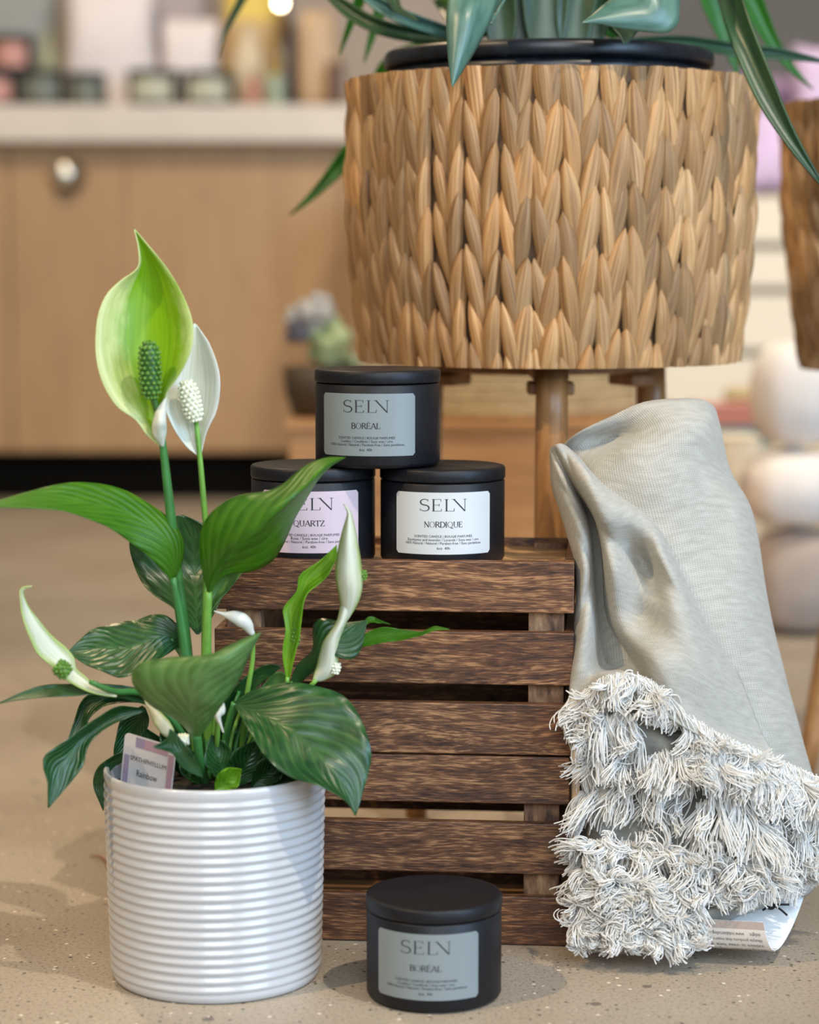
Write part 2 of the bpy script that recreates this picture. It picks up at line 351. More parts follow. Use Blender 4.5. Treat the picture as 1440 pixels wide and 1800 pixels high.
# ------------------------------------------------------------------ wooden crates
RZ = math.radians(-5.0) * -1 * -1
CR0 = Vector((.0, 1.449, 0))      # front face passes here (x = 0)
RZ = math.radians(-5.0)           # right end nearer the camera
CDIR = Vector((math.cos(RZ), math.sin(RZ), 0)); CDEP = Vector((-math.sin(RZ), math.cos(RZ), 0))
def on_front(px):
    u = (px-720)/F
    # solve for intersection (approximate, front face line)
    s = 0
    for _ in range(20):
        p = CR0 + CDIR*s; depth = p.y*CP + (CAM_H-.15)*SP; s += (u*depth - p.x)
    return s
CX0, CX1 = on_front(374), on_front(1004)
CW = CX1-CX0; CD = .132; SLT = .008
P_TOP = P(720, 986, 1.447).z
def crate(name, label, z0, z1, slats, dx, deck=False, back=None):
    org = CR0 + CDIR*((CX0+CX1)/2 + dx) + CDEP*(CD/2)
    t = thing(name, label, 'crate', (org.x, org.y, z0), RZ, 'slatted wooden crates stacked on the floor')
    H = z1-z0
    for a, b in slats:
        jit = random.uniform(-.0006, .0006)
        box('slat', (jit, -(CD/2-SLT/2), (a+b)/2-z0), (CW, SLT, b-a), M['slat'], t, .0009)
    for a, b in (back or slats): box('slat', (0, CD/2-SLT/2, (a+b)/2-z0), (CW, SLT, b-a), M['slat'], t, .0009)
    for sx in (-1, 1):
        for sy in (-1, 1):
            box('corner_post', (sx*(CW/2-.006-.012), sy*(CD/2-SLT-.008), H/2-.0006), (.023, .0158, H-.0016), M['post'], t, .0008)
        for a, b in slats:
            box('end_slat', (sx*(CW/2-.0031), 0, (a+b)/2-z0), (.006, CD-2*SLT-.0004, b-a), M['slat'], t, .0006)
    if deck:
        for k in range(4):
            dw = (CD-2*SLT-.004)/4
            box('deck_board', (0, -CD/2+SLT+.002+dw*(k+.5), deck-z0-.0035), (CW-.0135, dw-.0012, .007), M['deck'], t, .0006)
    else:
        box('base_board', (0, 0, .004), (CW-.0135, CD-2*SLT-.001, .006), M['deck'], t, .0006)
    return t
def zc(py):  # height of a point on the crate's front face
    return P(800, py, CR0.y + .0-.007).z
DECK = P_TOP-.0052
crate('wooden_crate', 'lower brown slatted crate resting on the concrete floor under another crate', .0, zc(1331),
      [(.0005, zc(1577)), (zc(1537), zc(1448)), (zc(1414), zc(1331)+.0)], -.0008, back=[(.0005, .036), (.0585, .088), (.0885, zc(1331))])
crate('wooden_crate', 'upper brown slatted crate carrying three black candle tins', zc(1331)+.0008, P_TOP,
      [(zc(1331)+.0012, zc(1238)), (zc(1205), zc(1112)), (zc(1078), P_TOP)], .0015, DECK)

# ------------------------------------------------------------------ lettering
def arc(cx, cy, rx, ry, a0, a1, n=14):
    return [(cx+rx*math.cos(math.radians(a0+(a1-a0)*i/n)), cy+ry*math.sin(math.radians(a0+(a1-a0)*i/n))) for i in range(n+1)]
def stroke(pl, w0, w1=None):
    w1 = w0 if w1 is None else w1
    p = np.array(pl, float); T = np.gradient(p, axis=0) if len(p) > 1 else p
    T /= np.linalg.norm(T, axis=1)[:, None]; N = np.stack([-T[:, 1], T[:, 0]], 1)
    k = len(p); q = np.linspace(0, 1, k); ww = (w0+(w1-w0)*np.sin(PI*q))[:, None]/2
    V = np.vstack([p+N*ww, p-N*ww]); return V.tolist(), [(i, i+1, k+i+1, k+i) for i in range(k-1)]
def ln(x0, y0, x1, y1, w): return stroke([(x0+(x1-x0)*i/4, y0+(y1-y0)*i/4) for i in range(5)], w)
K, T_ = .075, .028
def glyph(c):
    g = []; L = lambda *a: g.append(ln(*a)); W = .6
    if c == 'S':
        g.append(stroke(arc(.26, .745, .21, .235, 40, 262)+arc(.26, .26, .23, .245, 82, -140), T_*1.2, K)); L(.43, .80, .43, .98, T_); L(.04, .22, .04, .02, T_); W = .52
    elif c == 'E':
        L(.10, 0, .10, 1, K); L(.02, .015, .50, .015, T_); L(.02, .985, .47, .985, T_); L(.1, .52, .38, .52, T_); L(.49, 0, .50, .2, T_); L(.46, 1, .47, .82, T_); L(.38, .43, .38, .61, T_); W = .55
    elif c == 'L':
        L(.10, 0, .10, 1, K); L(.0, .985, .20, .985, T_); L(.02, .015, .48, .015, T_); L(.47, 0, .49, .24, T_); W = .52
    elif c == 'n':   # the joined N without its left stem
        L(-.16, 1, .42, 0, K); L(.42, 0, .42, 1, T_*1.1); L(.33, .985, .52, .985, T_); L(-.26, .985, -.08, .985, T_); W = .52
    elif c == 'N':
        L(.08, 0, .08, 1, T_*1.1); L(.06, 1, .60, 0, K); L(.60, 0, .60, 1, T_*1.1); L(.0, .015, .16, .015, T_); L(.52, .985, .68, .985, T_); L(0, .985, .1, .985, T_); W = .7
    elif c in 'OQ':
        n = 28; V = []; Fc = []
        for i in range(n+1):
            a = 2*PI*i/n; V += [(.38+.37*math.cos(a), .5+.51*math.sin(a)), (.38+.285*math.cos(a), .5+.475*math.sin(a))]
        for i in range(n): Fc.append((2*i, 2*i+2, 2*i+3, 2*i+1))
        g.append((V, Fc)); W = .78
        if c == 'Q': g.append(stroke([(.36, .06), (.48, -.04), (.62, -.13), (.8, -.14)], K*.8, K))
    elif c in 'BRD':
        L(.10, 0, .10, 1, K); L(.01, .985, .2, .985, T_); L(.01, .015, .2, .015, T_)
        if c == 'D': g.append(stroke([(.1, .985)]+arc(.25, .5, .40, .485, 90, -90, 18)+[(.1, .015)], T_, K*1.1)); W = .7
        else:
            g.append(stroke([(.1, .985)]+arc(.27, .75, .22, .235, 90, -90, 14)+[(.1, .515)], T_, K)); W = .58
            if c == 'B': g.append(stroke([(.1, .52)]+arc(.29, .265, .26, .25, 90, -90, 14)+[(.1, .015)], T_, K)); W = .6
            else: L(.28, .51, .60, .015, K); W = .62
    elif c in 'AÁ':
        L(.04, 0, .36, 1, T_*1.1); L(.36, 1, .66, 0, K); L(.15, .33, .56, .33, T_); L(-.03, .015, .14, .015, T_); L(.56, .015, .76, .015, T_); W = .72
    elif c == 'É':
        g += glyph('E')[0]; L(.22, 1.1, .36, 1.28, .05); W = .55
    elif c == 'U':
        g.append(stroke([(.12, 1), (.12, .6)]+arc(.36, .3, .24, .30, 180, 360, 12)+[(.60, .6), (.60, 1)], K, T_)); L(.02, .985, .22, .985, T_); L(.52, .985, .68, .985, T_); W = .72
    elif c == 'T':
        L(.3, 0, .3, 1, K); L(.0, .985, .6, .985, T_); L(.2, .015, .4, .015, T_); L(.01, 1, .0, .78, T_); L(.59, 1, .60, .78, T_); W = .62
    elif c == 'Z':
        L(.52, 1, .04, 0, K); L(.04, .985, .54, .985, T_); L(.03, .015, .56, .015, T_); L(.05, 1, .04, .8, T_); L(.55, 0, .57, .2, T_); W = .6
    elif c == 'I':
        L(.12, 0, .12, 1, K); L(.02, .985, .22, .985, T_); L(.02, .015, .22, .015, T_); W = .26
    return g, W
def word(s, track=.04):
    V = []; Fc = []; x = 0
    for c in s:
        g, W = glyph(c)
        for gv, gf in g:
            b = len(V); V += [(px_+x, py_) for px_, py_ in gv]; Fc += [tuple(i+b for i in f) for f in gf]
        x += W+track
    return np.array(V), Fc, x-track
def small_text(s):
    cu = bpy.data.curves.new('tmp', 'FONT'); cu.body = s; cu.size = 1; cu.resolution_u = 2
    ob = bpy.data.objects.new('tmp', cu); COL.objects.link(ob)
    dg = bpy.context.evaluated_depsgraph_get(); me = bpy.data.meshes.new_from_object(ob.evaluated_get(dg))
    V = np.array([v.co[:2] for v in me.vertices]); Fc = [tuple(p.vertices) for p in me.polygons]
    bpy.data.objects.remove(ob); bpy.data.curves.remove(cu); bpy.data.meshes.remove(me)
    return V, Fc
def fit(V, width, cx, y0, height=None):
    V = V.copy(); V[:, 0] -= (V[:, 0].min()+V[:, 0].max())/2
    k = width/(V[:, 0].max()-V[:, 0].min()); ky = (height/(V[:, 1].max()) if height else k)
    V[:, 0] *= k; V[:, 1] *= ky; V[:, 0] += cx; V[:, 1] += y0; return V

# ------------------------------------------------------------------ candle tins
CR = .0411; CH = .0630
def tin(label, loc, rz, lab_mat, scent, note, a_c, a_w, lab_z=(.0085, .0485)):
    t = thing('candle_tin', label, 'candle', loc, rz, 'black scented candle tins')
    lz = CH-.0088
    lathe('tin_body', [(0, .0006), (CR-.004, .0), (CR-.0012, .0010), (CR-.0002, .0030), (CR-.0002, lz-.0012), (CR-.0008, lz-.0005), (CR-.0018, lz-.0003), (CR-.003, lz)], M['black_metal'], t, 96)
    lathe('lid', [(CR-.002, lz+.0002), (CR-.0003, lz+.0003), (CR+.0002, lz+.0011), (CR+.0002, CH-.0016), (CR-.0006, CH-.0004), (CR-.0022, CH), (CR-.0045, CH-.0003), (0, CH-.0003)], M['black_metal'], t, 96)
    # curved paper label with rounded corners
    r = CR+.00008; z0, z1 = lab_z; W = a_w*CR; H = z1-z0; n = 40; V = []; Fc = []
    cor = .0018
    for i in range(n+1):
        s = -W/2+W*i/n; e = max(0, abs(s)-(W/2-cor)); cut = cor-math.sqrt(max(0, cor*cor-e*e))
        for zz in (z0+cut, (z0+z1)/2, z1-cut):
            a = s/CR; V.append((r*math.sin(a), -r*math.cos(a), zz))
    for i in range(n):
        for j in range(2): Fc.append((i*3+j, i*3+3+j, i*3+4+j, i*3+1+j))
    lab = mk('paper_label', V, Fc, lab_mat, t); lab.rotation_euler = (0, 0, a_c)
    lab['label'] = 'printed paper label'
    def wrap(VV, Fc, name):
        rr = CR+.00022
        o = mk(name, [(rr*math.sin(x/CR), -rr*math.cos(x/CR), y) for x, y in VV], Fc, M['ink'], lab, smooth=False)
        return o
    Hh = lambda f: z0+H*f
    V1, F1, w1 = word('SELn', .10); wrap(fit(V1, W*.455, 0, Hh(.70), H*.20), F1, 'brand_lettering')
    global K, T_
    k0 = (K, T_); K, T_ = .125, .058
    V2, F2, w2 = word(scent, .015); K, T_ = k0; k = {'BORÉAL': .285, 'QUARTZ': .29, 'NORDIQUE': .37}[scent]
    V2 = V2*1.0; hh = W*k/w2; V2 = V2*[hh, H*.092]; V2[:, 0] -= V2[:, 0].mean()*0+(V2[:, 0].min()+V2[:, 0].max())/2; V2[:, 1] += Hh(.44)
    wrap(V2, F2, 'scent_lettering')
    mb = MB()
    for txt, wd, yy in (('SCENTED CANDLE | BOUGIE PARFUMÉE', .57, .275), (note, .52 if len(note) < 42 else .71, .218), ('100% Natural / Naturel / Paraben-free / Sans parabènes', .76, .163), ('6oz  40h', .125, .082)):
        if note.startswith('Rose') and txt == note: wd = .34
        VV, FF = small_text(txt); VV = fit(VV, W*wd, 0, Hh(yy)); mb.add([(x, y, 0) for x, y in VV], FF)
    wrap([(v[0], v[1]) for v in mb.V], mb.F, 'small_print')
    return t
def tin_at(pxc, dc, z):
    s = (pxc-720)/F; depth = dc*CP+(CAM_H-z-.03)*SP
    return (s*depth, dc, z)
CYT = 1.4925
LDz = DECK+.0003
lq = tin_at(551, CYT+.006, LDz); lnq = tin_at(778, CYT-.001, LDz); lt = tin_at(664, CYT, LDz+CH+.0003)
D = math.radians
tin('closed black candle tin with pink label, behind the lily leaf on the crate', lq, D(0), M['label_pink'], 'QUARTZ', 'Rose / Soya wax / cire', D(-1.5), D(98))
tin('closed black candle tin with white label, right one on the crate', lnq, D(0), M['label_white'], 'NORDIQUE', 'Eucalyptus and lavender / Lavande / Soya wax / cire', D(0), D(94))
tin('closed black candle tin with grey label on top of two tins', lt, D(0), M['label_grey'], 'BORÉAL', 'Conifers / Conifères / Soya wax / cire', D(-10), D(93))
lf = tin_at(763, 1.345, 0.0004)
tin('closed black candle tin with grey label standing on the floor', lf, D(0), M['label_grey'], 'BORÉAL', 'Conifers / Conifères / Soya wax / cire', D(-7.5), D(93))

# ------------------------------------------------------------------ ribbed pot
PC = P(379.5, 1560, 1.386); PR = .0688; PH = .132
pot_loc = (PC.x, 1.386, 0)
prof = [(0, .003), (PR*.88, .003), (PR*.90, .0), (PR*.925, .0012), (PR*.95, .005)]
NR = 21; zb, zt = .006, PH-.0075
for i in range(NR*8+1):
    z = zb+(zt-zb)*i/(NR*8); f = (z/PH); base = PR*(.955+.04*min(1, f*1.15))
    prof.append((base+.00060*math.sin(2*PI*i/8-PI/2)-.0004, z))
prof += [(PR*.992, PH-.0062), (PR*.997, PH-.003), (PR*.994, PH-.0008), (PR*.98, PH), (PR*.955, PH-.0008), (PR*.945, PH-.004), (PR*.94, PH-.02), (PR*.90, .02), (PR*.86, .012), (0, .012)]
pt = thing('plant_pot', 'white ribbed ceramic pot on the floor holding the peace lily', 'plant pot', pot_loc)
lathe('pot_body', prof, M['ceramic'], pt, 128)
SZ = PH-.012
sb = []
so = lathe('potting_soil', [(0, SZ+.004), (.02, SZ+.005), (.04, SZ+.002), (PR*.93, SZ), (PR*.93, SZ-.01), (0, SZ-.012)], M['soil'], None, 48, (pot_loc[0], pot_loc[1], 0), lambda a, z: .01*math.sin(5*a))
tag(so, 'dark peat filling the white ribbed pot below the lily', 'soil', kind='stuff')

# ------------------------------------------------------------------ leaf builder
def sheet(name, L, Mid, R, mat, parent, n=34, m=12, wave=0, thick=.00035, ruffle=0, seed=0, fold=False):
    """loft a thin curved blade through left margin, midrib and right margin (world points, base to tip)"""
    l = catmull(L, n); r = catmull(R, n); c = catmull(Mid, n)
    V = []; UV = []; Fc = []; rs = np.random.default_rng(seed+len(L)*7+int(abs(L[1][0])*1e4))
    ph = rs.uniform(0, 6, 4)
    for i in range(n):
        t = i/(n-1)
        nrm = np.cross(r[i]-l[i], c[min(n-1, i+1)]-c[max(0, i-1)]); nn = np.linalg.norm(nrm); nrm = nrm/nn if nn > 1e-9 else nrm*0
        for j in range(m+1):
            u = -1+2*j/m
            p = (l[i]*-u+c[i]*(1+u) if u < 0 else r[i]*u+c[i]*(1-u)) if fold else l[i]*(u*(u-1)/2)+c[i]*(1-u*u)+r[i]*(u*(u+1)/2)
            e = wave*math.sin(PI*t)*(abs(u)**1.5)*math.sin(9*t+ph[0]+(2 if u > 0 else 0)) + ruffle*math.sin(PI*t)*abs(u)*math.sin(26*t-2.5*abs(u)+ph[1])
            V.append(p+nrm*e); UV.append(((u+1)/2, t))
    for i in range(n-1):
        for j in range(m): Fc.append((i*(m+1)+j, i*(m+1)+j+1, (i+1)*(m+1)+j+1, (i+1)*(m+1)+j))
    o = mk(name, V, Fc, mat, parent, uv=UV)
    if thick: mod_solid(o, thick, 0)
    return o
def blade(root, name, Lp, Rp, d, mat, dl=0, dr=0, dm=.004, Mp=None, wave=.0012, thick=.00035, ruffle=.0003, n=34, fold=False):
    """margins as (px,py) in the photograph from base to tip; d = distances base..tip; dl, dr, dm lean the margins and midrib in depth"""
    n0 = 14
    l = catmull(Lp, n0); r = catmull(Rp, n0); c = catmull(Mp, n0) if Mp else (l+r)/2
    D_ = np.interp(np.linspace(0, 1, n0), np.linspace(0, 1, len(d)), d); s = np.sin(np.linspace(0, PI, n0))
    Lw = [P(*l[i], D_[i]+dl*s[i]) for i in range(n0)]; Rw = [P(*r[i], D_[i]+dr*s[i]) for i in range(n0)]; Cw = [P(*c[i], D_[i]+dm*s[i]) for i in range(n0)]
    o = sheet(name, Lw, Cw, Rw, mat, None, n=n, wave=wave, thick=thick, ruffle=ruffle, seed=int(Lp[1][0]), fold=fold)
    return put(root, o)
def stalk(root, name, pts, rad, mat, k=10, n=24):
    o = tube(name, [P(*p) for p in pts], rad, mat, None, n, k); return put(root, o)
def spadix(root, a, b, r, mat, mat2, rows=10, per=11, bump=.0013):
    A = np.array(a); B = np.array(b); ax = B-A; Ln = np.linalg.norm(ax); T = ax/Ln
    U = np.cross(T, [0, 1, 0]); U /= np.linalg.norm(U); W = np.cross(T, U)
    n = 14; V, Fc = tube_geo([A+ax*i/n for i in range(n+1)], [r*.82*math.sqrt(max(.02, 1-abs(2*i/n-1)**4)) for i in range(n+1)], 16)
    core = put(root, mk('spadix', V, Fc, mat))
    mb = MB()
    ico = bmesh.new(); bmesh.ops.create_icosphere(ico, subdivisions=1, radius=1); iv = [np.array(v.co) for v in ico.verts]; ifc = [tuple(v.index for v in f.verts) for f in ico.faces]; ico.free()
    for i in range(rows):
        t = (i+.5)/rows; rr = r*math.sqrt(max(.1, 1-abs(2*t-1)**4))*.9
        for j in range(per):
            an = 2*PI*(j+.5*(i % 2))/per; c = A+ax*t+rr*(math.cos(an)*U+math.sin(an)*W)
            s = bump*random.uniform(.85, 1.15); mb.add([c+v*s for v in iv], ifc)
    s = mb.build('spadix_nubs', mat2, core); s['kind'] = 'stuff'
    return core

# ------------------------------------------------------------------ peace lily
lily = thing('peace_lily', 'peace lily with lime and white flowers growing in the white ribbed pot', 'potted plant', (pot_loc[0], pot_loc[1], SZ))
B = lambda *a, **k: blade(lily, *a, **k)
lf_ = M['leaf']; lb = M['leaf_bright']; lp = M['leaf_pale']
base_d = 1.3875
# back leaves first
B('leaf', [(345, 1115), (305, 1070), (255, 1030), (228, 965), (240, 925), (318, 905)], [(350, 1115), (378, 1075), (400, 1010), (385, 940), (350, 918), (322, 905)], (1.40, 1.43, 1.44), lf_, .0, .004, .012, [(348, 1115), (344, 1050), (342, 980), (336, 930), (320, 905)])
B('leaf', [(362, 1085), (370, 1040), (395, 1010), (425, 1003)], [(366, 1085), (385, 1055), (412, 1025), (427, 1006)], (1.40, 1.40), lp, .004, 0, .006)
# arching left leaf
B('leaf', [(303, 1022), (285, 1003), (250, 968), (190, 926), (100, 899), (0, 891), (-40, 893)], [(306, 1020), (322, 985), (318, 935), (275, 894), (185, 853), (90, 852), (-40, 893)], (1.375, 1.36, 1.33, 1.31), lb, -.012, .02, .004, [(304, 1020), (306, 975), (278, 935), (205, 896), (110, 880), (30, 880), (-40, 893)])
stalk(lily, 'petiole', [(304, 1015, 1.375), (318, 1090, 1.38), (330, 1180, 1.385), (345, 1360, 1.388)], [.0024, .0034, .0036, .0036], M['stem'])
# right leaf, sunlit half and shaded half
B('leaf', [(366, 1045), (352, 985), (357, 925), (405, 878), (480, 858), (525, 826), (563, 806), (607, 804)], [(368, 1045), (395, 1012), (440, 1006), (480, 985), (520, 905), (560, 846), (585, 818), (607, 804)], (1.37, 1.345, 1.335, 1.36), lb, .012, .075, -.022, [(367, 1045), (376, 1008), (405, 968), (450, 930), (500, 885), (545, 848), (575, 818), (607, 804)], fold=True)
stalk(lily, 'petiole', [(367, 1040, 1.37), (364, 1110, 1.375), (362, 1200, 1.385), (365, 1370, 1.39)], [.0022, .0032, .0036, .0036], M['stem_light'])
# left reflecting leaf
B('leaf', [(318, 1135), (270, 1165), (225, 1192), (190, 1180), (150, 1166), (117, 1148)], [(318, 1105), (292, 1083), (240, 1087), (190, 1094), (150, 1118), (117, 1148)], (1.39, 1.375, 1.37), lf_, -.016, .014, .002, wave=.003, ruffle=.0009)
stalk(lily, 'petiole', [(300, 1122, 1.388), (330, 1180, 1.392), (350, 1370, 1.39)], [.0015, .0022, .0025], M['stem'])
# front middle leaf
B('leaf', [(343, 1300), (312, 1268), (262, 1235), (232, 1195), (240, 1168), (300, 1157), (370, 1150), (415, 1128), (459, 1112)], [(348, 1300), (370, 1268), (395, 1235), (420, 1195), (440, 1150), (459, 1112)], (1.335, 1.30, 1.29, 1.30), lp, .012, .012, -.010, [(345, 1300), (338, 1250), (345, 1200), (385, 1160), (459, 1112)])
stalk(lily, 'petiole', [(345, 1290, 1.334), (350, 1330, 1.345), (360, 1375, 1.37)], [.003, .0028, .0028], M['stem'])
# big right drooping leaf
B('leaf', [(410, 1236), (438, 1285), (478, 1342), (540, 1372), (590, 1396), (612, 1414), (624, 1434)], [(412, 1234), (455, 1210), (540, 1199), (603, 1220), (637, 1270), (650, 1335), (640, 1385), (626, 1434)], (1.375, 1.345, 1.33, 1.325), lf_, -.018, .016, .004, [(411, 1235), (470, 1262), (530, 1300), (580, 1350), (608, 1392), (625, 1434)], wave=.003, ruffle=.001)
stalk(lily, 'petiole', [(412, 1235, 1.375), (398, 1290, 1.38), (390, 1370, 1.388)], [.002, .0025, .0028], M['stem'])
# left low leaves
B('leaf', [(300, 1250), (220, 1230), (150, 1222), (60, 1226), (-5, 1238)], [(300, 1235), (245, 1212), (160, 1199), (70, 1207), (-5, 1236)], (1.385, 1.36, 1.34, 1.33), lf_, -.006, .006, .002)
B('leaf', [(262, 1222), (200, 1214), (150, 1226), (131, 1262), (118, 1305), (112, 1322)], [(262, 1235), (215, 1236), (182, 1242), (155, 1262), (150, 1292), (112, 1322)], (1.385, 1.38, 1.375), lf_, .004, -.004, .006)
B('leaf', [(255, 1246), (205, 1242), (160, 1275), (105, 1308), (73, 1335), (83, 1375), (84, 1420)], [(255, 1250), (215, 1268), (183, 1282), (150, 1310), (146, 1345), (118, 1384), (86, 1420)], (1.375, 1.35, 1.335, 1.33), lf_, -.006, .004, .006, wave=.002)
B('leaf', [(250, 1240), (215, 1262), (203, 1300), (200, 1325), (206, 1345)], [(256, 1245), (262, 1270), (248, 1300), (236, 1325), (206, 1345)], (1.39, 1.395, 1.395), lf_, 0, .004, .006)
B('leaf', [(245, 1318), (205, 1325), (175, 1345), (164, 1378), (181, 1425)], [(245, 1326), (212, 1340), (192, 1362), (188, 1385), (182, 1425)], (1.376, 1.384, 1.386, 1.384), lf_, -.003, .0, .001)
B('leaf', [(357, 1368), (322, 1350), (303, 1325), (268, 1312), (292, 1300), (298, 1282)], [(358, 1366), (345, 1335), (328, 1312), (310, 1290), (299, 1281)], (1.33, 1.318, 1.318), lf_, -.003, .003, .003)
# right leaves over the crate
B('leaf', [(508, 1205), (522, 1170), (546, 1140), (549, 1103), (565, 1088), (605, 1094), (645, 1090)], [(526, 1205), (556, 1172), (574, 1146), (598, 1156), (622, 1158), (638, 1130), (645, 1090)], (1.385, 1.375, 1.372), lf_, .006, -.006, -.004, wave=.002)
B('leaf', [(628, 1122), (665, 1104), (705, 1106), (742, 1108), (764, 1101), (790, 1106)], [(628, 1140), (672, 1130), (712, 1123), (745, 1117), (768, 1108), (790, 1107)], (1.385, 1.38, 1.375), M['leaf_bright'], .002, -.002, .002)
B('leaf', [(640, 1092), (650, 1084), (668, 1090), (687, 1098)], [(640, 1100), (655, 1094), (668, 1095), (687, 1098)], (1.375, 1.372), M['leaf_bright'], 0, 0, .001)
stalk(lily, 'petiole', [(630, 1130, 1.383), (575, 1165, 1.385), (500, 1215, 1.388), (430, 1350, 1.39)], [.0014, .002, .0022], M['stem'])
stalk(lily, 'petiole', [(516, 1200, 1.384), (480, 1235, 1.386), (420, 1360, 1.39)], [.0016, .002, .0022], M['stem'])
B('leaf', [(415, 1300), (440, 1245), (462, 1205), (490, 1180), (505, 1190)], [(420, 1300), (455, 1262), (485, 1225), (500, 1205), (505, 1190)], (1.39, 1.395), lp, 0, .002, .004)
B('leaf', [(385, 1290), (395, 1235), (425, 1195), (470, 1168), (495, 1172)], [(392, 1290), (430, 1235), (455, 1205), (480, 1185), (495, 1172)], (1.39, 1.385), lf_, 0, .002, .004)
# inner low leaves in the middle of the pot
for q, (bx, by, tx, ty, wd, dd) in enumerate([(400, 1380, 372, 1290, 26, 1.36), (410, 1385, 455, 1300, 30, 1.365), (360, 1385, 318, 1310, 22, 1.37), (440, 1385, 500, 1330, 24, 1.36), (470, 1385, 540, 1350, 18, 1.365), (375, 1390, 425, 1352, 20, 1.345), (330, 1375, 290, 1245, 26, 1.40), (390, 1370, 350, 1230, 30, 1.405), (420, 1370, 415, 1225, 34, 1.405), (450, 1370, 480, 1240, 34, 1.41), (300, 1380, 250, 1275, 24, 1.40), (500, 1380, 545, 1290, 26, 1.405)]):
    dx, dy = tx-bx, ty-by; ll = math.hypot(dx, dy); nx, ny = -dy/ll*wd, dx/ll*wd
    mt = M['bract_green'] if q == 5 else lf_
    B('leaf', [(bx, by), (bx+dx*.3+nx*.8, by+dy*.3+ny*.8), (bx+dx*.6+nx, by+dy*.6+ny), (tx, ty)], [(bx+3, by), (bx+dx*.3-nx*.8, by+dy*.3-ny*.8), (bx+dx*.6-nx, by+dy*.6-ny), (tx, ty)], (dd, dd-.006, dd), mt, .004, -.004, .006, n=20)
for q in range(12):
    x0 = 350+q*9; stalk(lily, 'petiole', [(x0, 1372, 1.375+.003*(q % 5)), (x0-10+q*2, 1300, 1.38+.003*(q % 5)), (330+q*18, 1215, 1.39)], [.0016, .0014, .0012], M['stem_light'] if q % 3 == 0 else M['stem'], 8, 12)
# --- flowers
def flower_stem(*a, **k): return stalk(lily, 'flower_stalk', *a, **k)
flower_stem([(285, 770, 1.372), (294, 850, 1.375), (303, 930, 1.378), (312, 1010, 1.382), (325, 1130, 1.385), (345, 1370, 1.388)], [.0022, .003, .0034, .0042, .0044, .004], M['stem'], n=40)
flower_stem([(345, 742, 1.388), (352, 810, 1.388), (358, 880, 1.389), (364, 960, 1.39), (360, 1100, 1.392), (362, 1370, 1.392)], [.0015, .0019, .0021, .0022, .0024, .0024], M['stem_light'], n=40)
B('spathe', [(285, 788), (262, 772), (250, 746), (213, 722), (184, 682), (171, 640), (168, 595), (177, 540), (200, 502), (236, 478), (249, 455), (241, 430), (236, 402)], [(287, 788), (294, 745), (288, 702), (312, 664), (336, 618), (339, 570), (322, 520), (292, 470), (263, 434), (236, 402)], (1.372, 1.372, 1.378, 1.385, 1.38), M['spathe_lime'], -.010, -.008, .010, [(286, 788), (272, 745), (262, 690), (256, 620), (256, 550), (258, 495), (254, 450), (236, 402)], n=48, thick=.0006)['label'] = 'lime green spathe with pale margin'
B('spathe_fold', [(285, 786), (268, 760), (272, 728), (290, 700)], [(287, 786), (292, 762), (292, 730), (292, 698)], (1.371, 1.364, 1.368), M['spathe_white'], .001, .001, -.003, thick=.0005)
stalk(lily, 'spadix_stalk', [(286, 745, 1.371), (277, 722, 1.369), (268, 695, 1.366)], [.0024, .0022, .0020], M['spadix_dark'])
spadix(lily, P(266, 703, 1.365), P(262, 598, 1.364), .0070, M['spadix_dark'], M['spadix_green'], 12, 11, .0013)
B('spathe', [(346, 800), (325, 782), (300, 742), (288, 700), (300, 640), (330, 585), (342, 568)], [(354, 800), (363, 760), (381, 718), (386, 662), (370, 608), (345, 570)], (1.388, 1.392, 1.40), M['spathe_white'], -.006, -.007, .006, n=36, thick=.0006)['label'] = 'white spathe'
spadix(lily, P(345, 742, 1.385), P(326, 668, 1.383), .0062, M['spadix_white'], M['spadix_white'], 10, 11, .0012)
# left white flower
flower_stem([(158, 1198, 1.345), (200, 1215, 1.352), (255, 1222, 1.37), (320, 1290, 1.385), (350, 1370, 1.388)], [.0016, .0020, .0022, .0024, .0022], M['stem'])
B('spathe', [(205, 1226), (160, 1217), (125, 1200), (92, 1172), (70, 1155), (52, 1120), (42, 1090), (37, 1055), (38, 1030), (56, 1030)], [(206, 1222), (175, 1210), (152, 1192), (129, 1170), (130, 1155), (115, 1138), (82, 1106), (48, 1062), (41, 1034), (57, 1031)], (1.352, 1.343, 1.335, 1.335), M['spathe_edge'], -.006, .008, .006, n=40, wave=.0006, thick=.0006)
spadix(lily, P(122, 1186, 1.330), P(98, 1168, 1.330), .0052, M['spadix_green'], M['spadix_green'], 5, 9, .0012)

# small closed white bud in the middle
flower_stem([(445, 1112, 1.372), (444, 1160, 1.376), (434, 1225, 1.38), (420, 1360, 1.388)], [.0013, .0016, .0018, .0018], M['stem_light'])
stalk(lily, 'spathe', [(376, 1074, 1.37), (395, 1080, 1.37), (415, 1085, 1.37), (432, 1095, 1.371), (440, 1108, 1.372), (445, 1116, 1.372)], [.0003, .0012, .0036, .0046, .0034, .0014], M['spathe_white'], 14)
